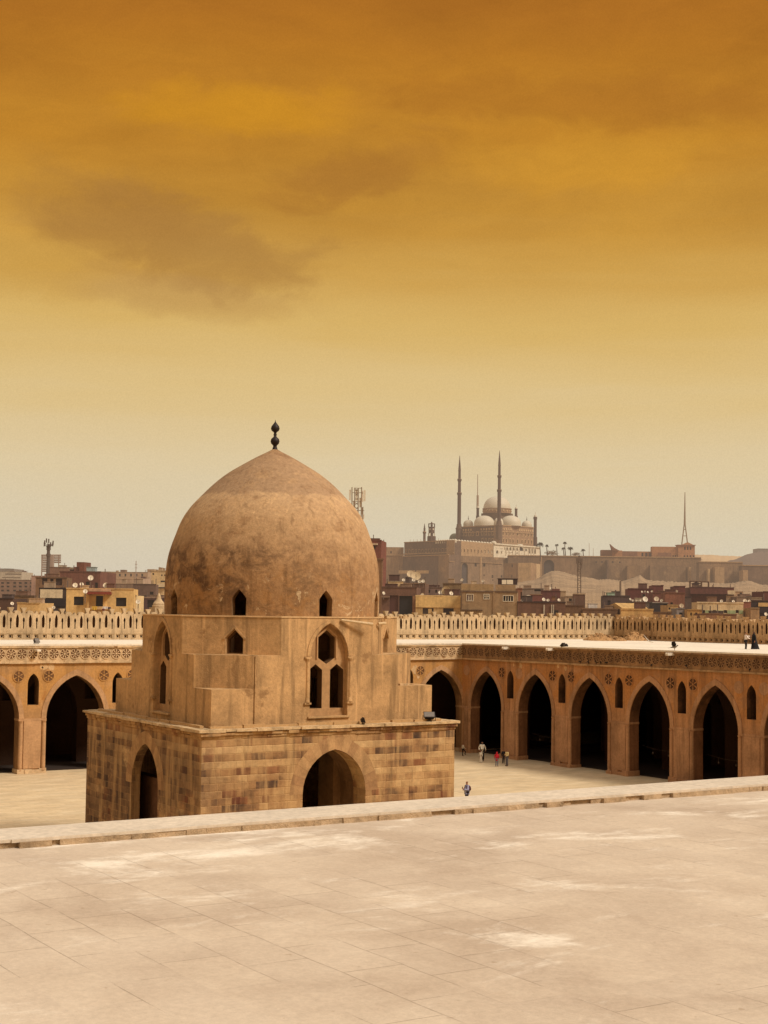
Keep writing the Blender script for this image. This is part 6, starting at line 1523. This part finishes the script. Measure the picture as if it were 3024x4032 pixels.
# ------------------------------------------------------------------ birds
mCrowB, mCrowG = pm((40, 36, 36), 'feather'), pm((140, 128, 114), 'feather')
def bird(name, label, P, face, s_, body, dark, wings=False, group=None):
    t = thing(name, label, 'bird', P, group); t.rotation_euler = (0, 0, face)
    vs = [(0, .30, .20), (0, .16, .22), (0, 0, .24), (0, -.13, .29), (0, -.19, .345), (0, -.23, .35), (0, -.30, .335), (.04, .0, .12), (.04, .0, .01), (.04, -.05, .005), (-.04, .0, .12), (-.04, .0, .01), (-.04, -.05, .005)]
    es = [(2, 1), (1, 0), (2, 3), (3, 4), (4, 5), (5, 6), (2, 7), (7, 8), (8, 9), (2, 10), (10, 11), (11, 12)]
    rs = [.02, .055, .085, .06, .05, .03, .006, .02, .009, .006, .02, .009, .006]
    me = skin([np.array(v)*s_ for v in vs], es, [r_*s_ for r_ in rs], 2); me.name = 'body'; me.materials.clear(); me.materials.append(body)
    o = bpy.data.objects.new('body', me); col.objects.link(o); o.parent = t
    g = MB(); g.add([np.array(v)*s_ for v in ((-.05, .2, .22), (.05, .2, .22), (.09, .46, .17), (-.09, .46, .17), (-.05, .2, .20), (.05, .2, .20), (.09, .46, .155), (-.09, .46, .155))], [(0, 1, 2, 3), (7, 6, 5, 4), (0, 4, 5, 1), (1, 5, 6, 2), (2, 6, 7, 3), (3, 7, 4, 0)]); g.build('tail', dark, t, local=True)
    for q in (-1, 1):
        if wings: pts = [(q*.05, -.08, .28), (q*.16, -.10, .46), (q*.24, .02, .64), (q*.22, .18, .60), (q*.15, .20, .42), (q*.06, .14, .26)]
        else: pts = [(q*.075, -.10, .28), (q*.095, .05, .25), (q*.06, .33, .19), (q*.045, .28, .22), (q*.07, .0, .31)]
        n = len(pts); g = MB(); g.add([np.array(v)*s_ for v in pts]+[(np.array(v)+np.array([q*.014, 0, 0]))*s_ for v in pts], [tuple(range(n)), tuple(range(2*n-1, n-1, -1))]+[(i, (i+1) % n, (i+1) % n+n, i+n) for i in range(n)]); g.build('wing', dark, t, local=True)
    if wings: 
        g = MB(); g.lathe([(.0, -.055), (.045, -.03), (.056, 0), (.045, .035), (0, .056)], np.array((0, -.2, .35))*s_, 10, cap=False); g.build('head', dark, t, local=True, smooth=R(60))
    return t
def on_roof(x, y, z): q = on_z(x, y, z); return (float(q[0]), float(q[1]), z)
nR_ = np.array([math.cos(RA), math.sin(RA), 0.0])
def right_pt(x, y, out=0.0):
    return on_plane(x, y, nR_, -out)
A = right_pt(2656, 2566, .25); bird('crow', 'grey and black crow with half raised wings on the right arcade roof edge', (A[0], A[1], 10.80), ang(side*.9-away*.3), 1.15, mCrowG, mCrowB, True)
for i, (x, y, lab) in enumerate(((2287, 2610, 'first dark pigeon from the left on the lower ledge of the right arcade'), (2318, 2610, 'second dark pigeon from the left on the lower ledge of the right arcade'), (2349, 2612, 'third dark pigeon from the left on the lower ledge of the right arcade'),
        (2366, 2612, 'fourth pigeon on the ledge, close beside the third from the left'), (2390, 2612, 'fifth pigeon from the left on the lower ledge of the right arcade'), (2566, 2622, 'lone pigeon on the ledge below the two pale frieze roundels'),
        (2706, 2629, 'lone pigeon on the ledge just right of the crow above'), (2952, 2639, 'dark pigeon on the ledge below the couple, farthest right'))):
    A = right_pt(x, y, .1); u = -A[1]
    bird('pigeon', lab, (A[0], A[1], 9.175*(1+.00062*u)), i*1.7, .85, mCrowB, mCrowB, False, 'pigeons on the arcade ledge')

# ------------------------------------------------------------------ fittings on roofs and ledges
def floodlight(label, P, face, tilt, s_=1.0):
    t = thing('floodlight', label, 'floodlight', P, 'floodlights on the roof edges'); t.rotation_euler = (0, 0, face)
    c_, n_ = math.cos(tilt), math.sin(tilt); rot = lambda u, v, w_: (u*s_, (v*c_-w_*n_)*s_, (.22+v*n_+w_*c_)*s_)
    g = MB(); vs = [rot(*p_) for p_ in ((-.24, -.06, -.17), (.24, -.06, -.17), (.24, -.06, .17), (-.24, -.06, .17), (-.15, .14, -.10), (.15, .14, -.10), (.15, .14, .10), (-.15, .14, .10))]
    g.add(vs, [(0, 1, 2, 3), (7, 6, 5, 4), (0, 4, 5, 1), (1, 5, 6, 2), (2, 6, 7, 3), (3, 7, 4, 0)]); g.build('housing', mBronze, t, local=True)
    g = MB(); vs = [rot(*p_) for p_ in ((-.21, -.063, -.14), (.21, -.063, -.14), (.21, -.063, .14), (-.21, -.063, .14), (-.21, -.07, -.14), (.21, -.07, -.14), (.21, -.07, .14), (-.21, -.07, .14))]
    g.add(vs, [(3, 2, 1, 0), (4, 5, 6, 7), (0, 1, 5, 4), (1, 2, 6, 5), (2, 3, 7, 6), (3, 0, 4, 7)]); g.build('glass', pm((120, 112, 104), 'lamp_glass', .25), t, local=True)
    g = MB()
    for q in (-1, 1): g.tube((q*.26*s_, 0, .02), (q*.26*s_, 0, .24*s_), .018, n=6)
    g.tube((-.26*s_, 0, .02), (.26*s_, 0, .02), .018, n=6); g.box(-.1*s_, .1*s_, -.08*s_, .08*s_, -.02, .03); g.build('bracket', mBronze, t, local=True)
    return t
A = on_plane(1430, 2850, np.array([0, 1.0, 0]), -53.5); floodlight('small dark upright floodlight on the pavilion cornice right of the large window', (A[0], A[1], 7.98), R(70), -.3, .85)
A = on_plane(1690, 2838, np.array([0, 1.0, 0]), -53.3); floodlight('tilted dark floodlight with grey glass at the right end of the pavilion cornice', (A[0], A[1], 7.99), R(-30), -.9, 1.3)
A = right_pt(2216, 2544, .1); floodlight('dark floodlight on the right arcade roof edge above the second niche', (A[0], A[1], 10.62), R(200), -.7, 1.1)
A = on_plane(143, 2550, np.array([0, 1.0, 0]), -.1); floodlight('dark floodlight on the far arcade roof edge near the left side', (A[0], A[1], 10.63), R(30), -.5, 1.2)
A = right_pt(2226, 2546, -.6); floodlight('second dark floodlight set back on the roof behind the one above the second niche', (A[0], A[1], 10.62), R(120), -.9, .9)
for x, y in ((2008, 2552), (2182, 2557), (2655, 2576)):
    A = right_pt(x, y); u = -A[1]; z = A[2]
    g = MB(); g.box(A[0]-.85, A[0]+.1, A[1]-.16, A[1]+.16, z-.10, z+.06); g.box(A[0]-.85, A[0]-.05, A[1]-.16, A[1]-.10, z+.05, z+.13); g.box(A[0]-.85, A[0]-.05, A[1]+.10, A[1]+.16, z+.05, z+.13)
    g.build('waterspout', mRoof, arcR)
A = on_plane(140, 2560, np.array([0, 1.0, 0]), 0); g = MB(); g.box(A[0]-.16, A[0]+.16, -.9, .1, A[2]-.08, A[2]+.08); g.build('waterspout', mRoof, arcL)
# mounds of earth and broken plaster on the roof by the parapet corner
mEarth = plaster('earth_and_rubble', S(172, 132, 88), .6, 1.2, .9, 0, bump=.08, fine=4)
def mound(label, x, y, rx, ry, hgt, seed):
    C = on_z(x, y, 10.62); t = thing('rubble_mound', label, 'rubble', tuple(C)); rr = random.Random(seed); n = 26; vs, fs = [], []
    for j in range(n):
        for i in range(n):
            u, v = i/(n-1)*2-1, j/(n-1)*2-1; f_ = max(0, 1-u*u-v*v)**.8
            q = rt*u*rx+np.array([fw[0], fw[1], 0])*v*ry; vs.append((C[0]+q[0], C[1]+q[1], 10.59+f_*hgt*(.75+.35*math.sin(u*5+seed)*math.cos(v*4))+(rr.uniform(-.06, .09) if f_ > .05 else 0)))
    for j in range(n-1):
        for i in range(n-1): fs.append((j*n+i, j*n+i+1, (j+1)*n+i+1, (j+1)*n+i))
    MB().add(vs, fs).build('heap', mEarth, t)
    for _ in range(14):
        u, v = rr.uniform(-.7, .7), rr.uniform(-.7, .2); q = rt*u*rx+np.array([fw[0], fw[1], 0])*v*ry; z = 10.6+max(0, 1-u*u-v*v)**.8*hgt*.85; s_ = rr.uniform(.1, .28); g = MB()
        g.obox(C+q+np.array([0, 0, z-C[2]]), (s_, s_*.4, .02), (-s_*.3, s_*.8, .05), (.03, .02, s_*.6)); g.build('stone', mEarth, t)
mound('long low mound of earth and broken plaster against the far parapet, left of the corner', 2358, 2522, 1.75, 2.2, .75, 1)
mound('higher mound of earth and rubble at the corner of the two parapets', 2500, 2522, 1.35, 2.0, .95, 2)
mound('low spread of rubble between the two larger roof mounds', 2425, 2523, 1.2, 1.6, .4, 3)
a_, b_ = at(2530, 2492, 172), on_z(2572, 2530, 10.62); t = thing('loose_cable', 'pale loose cable slanting down from the parapet corner to the roof', 'cable', tuple(b_)); g = MB()
pts = [a_*(1-i/8)+b_*(i/8)-np.array([0, 0, .25*math.sin(math.pi*i/8)]) for i in range(9)]
for i in range(8): g.tube(pts[i], pts[i+1], .045, n=6)
g.build('cable', mRoof, t)
# chain barrier inside the arches
mRope = pm((84, 70, 58), 'rope')
for u0_, u1_, z0_ in ((23.6, 28.6, 2.55), (31.1, 36.1, 2.45), (8.7, 13.7, 2.5)):
    t = thing('string_of_lamps', {23.6: 'thin sagging lamp cord across the fourth arch of the right arcade', 31.1: 'thin sagging lamp cord across the fifth arch of the right arcade', 8.7: 'thin sagging lamp cord across the second arch of the right arcade'}[u0_], 'cord', TR(u0_, 1.6, z0_))
    g = MB(); pts = [np.array(TR(u0_+(u1_-u0_)*i/8, 1.6, z0_-.25*math.sin(math.pi*i/8))) for i in range(9)]
    for i in range(8): g.tube(pts[i], pts[i+1], .011, n=5)
    g.build('cord', mRope, t)
    for q in (2, 5): g = MB(); g.tube(pts[q], pts[q]-np.array([0, 0, .3]), .012, n=5); g.lathe([(.01, 0), (.07, -.05), (.08, -.12), (.03, -.2)], pts[q]-np.array([0, 0, .28]), 8); g.build('lamp', mRope, t)
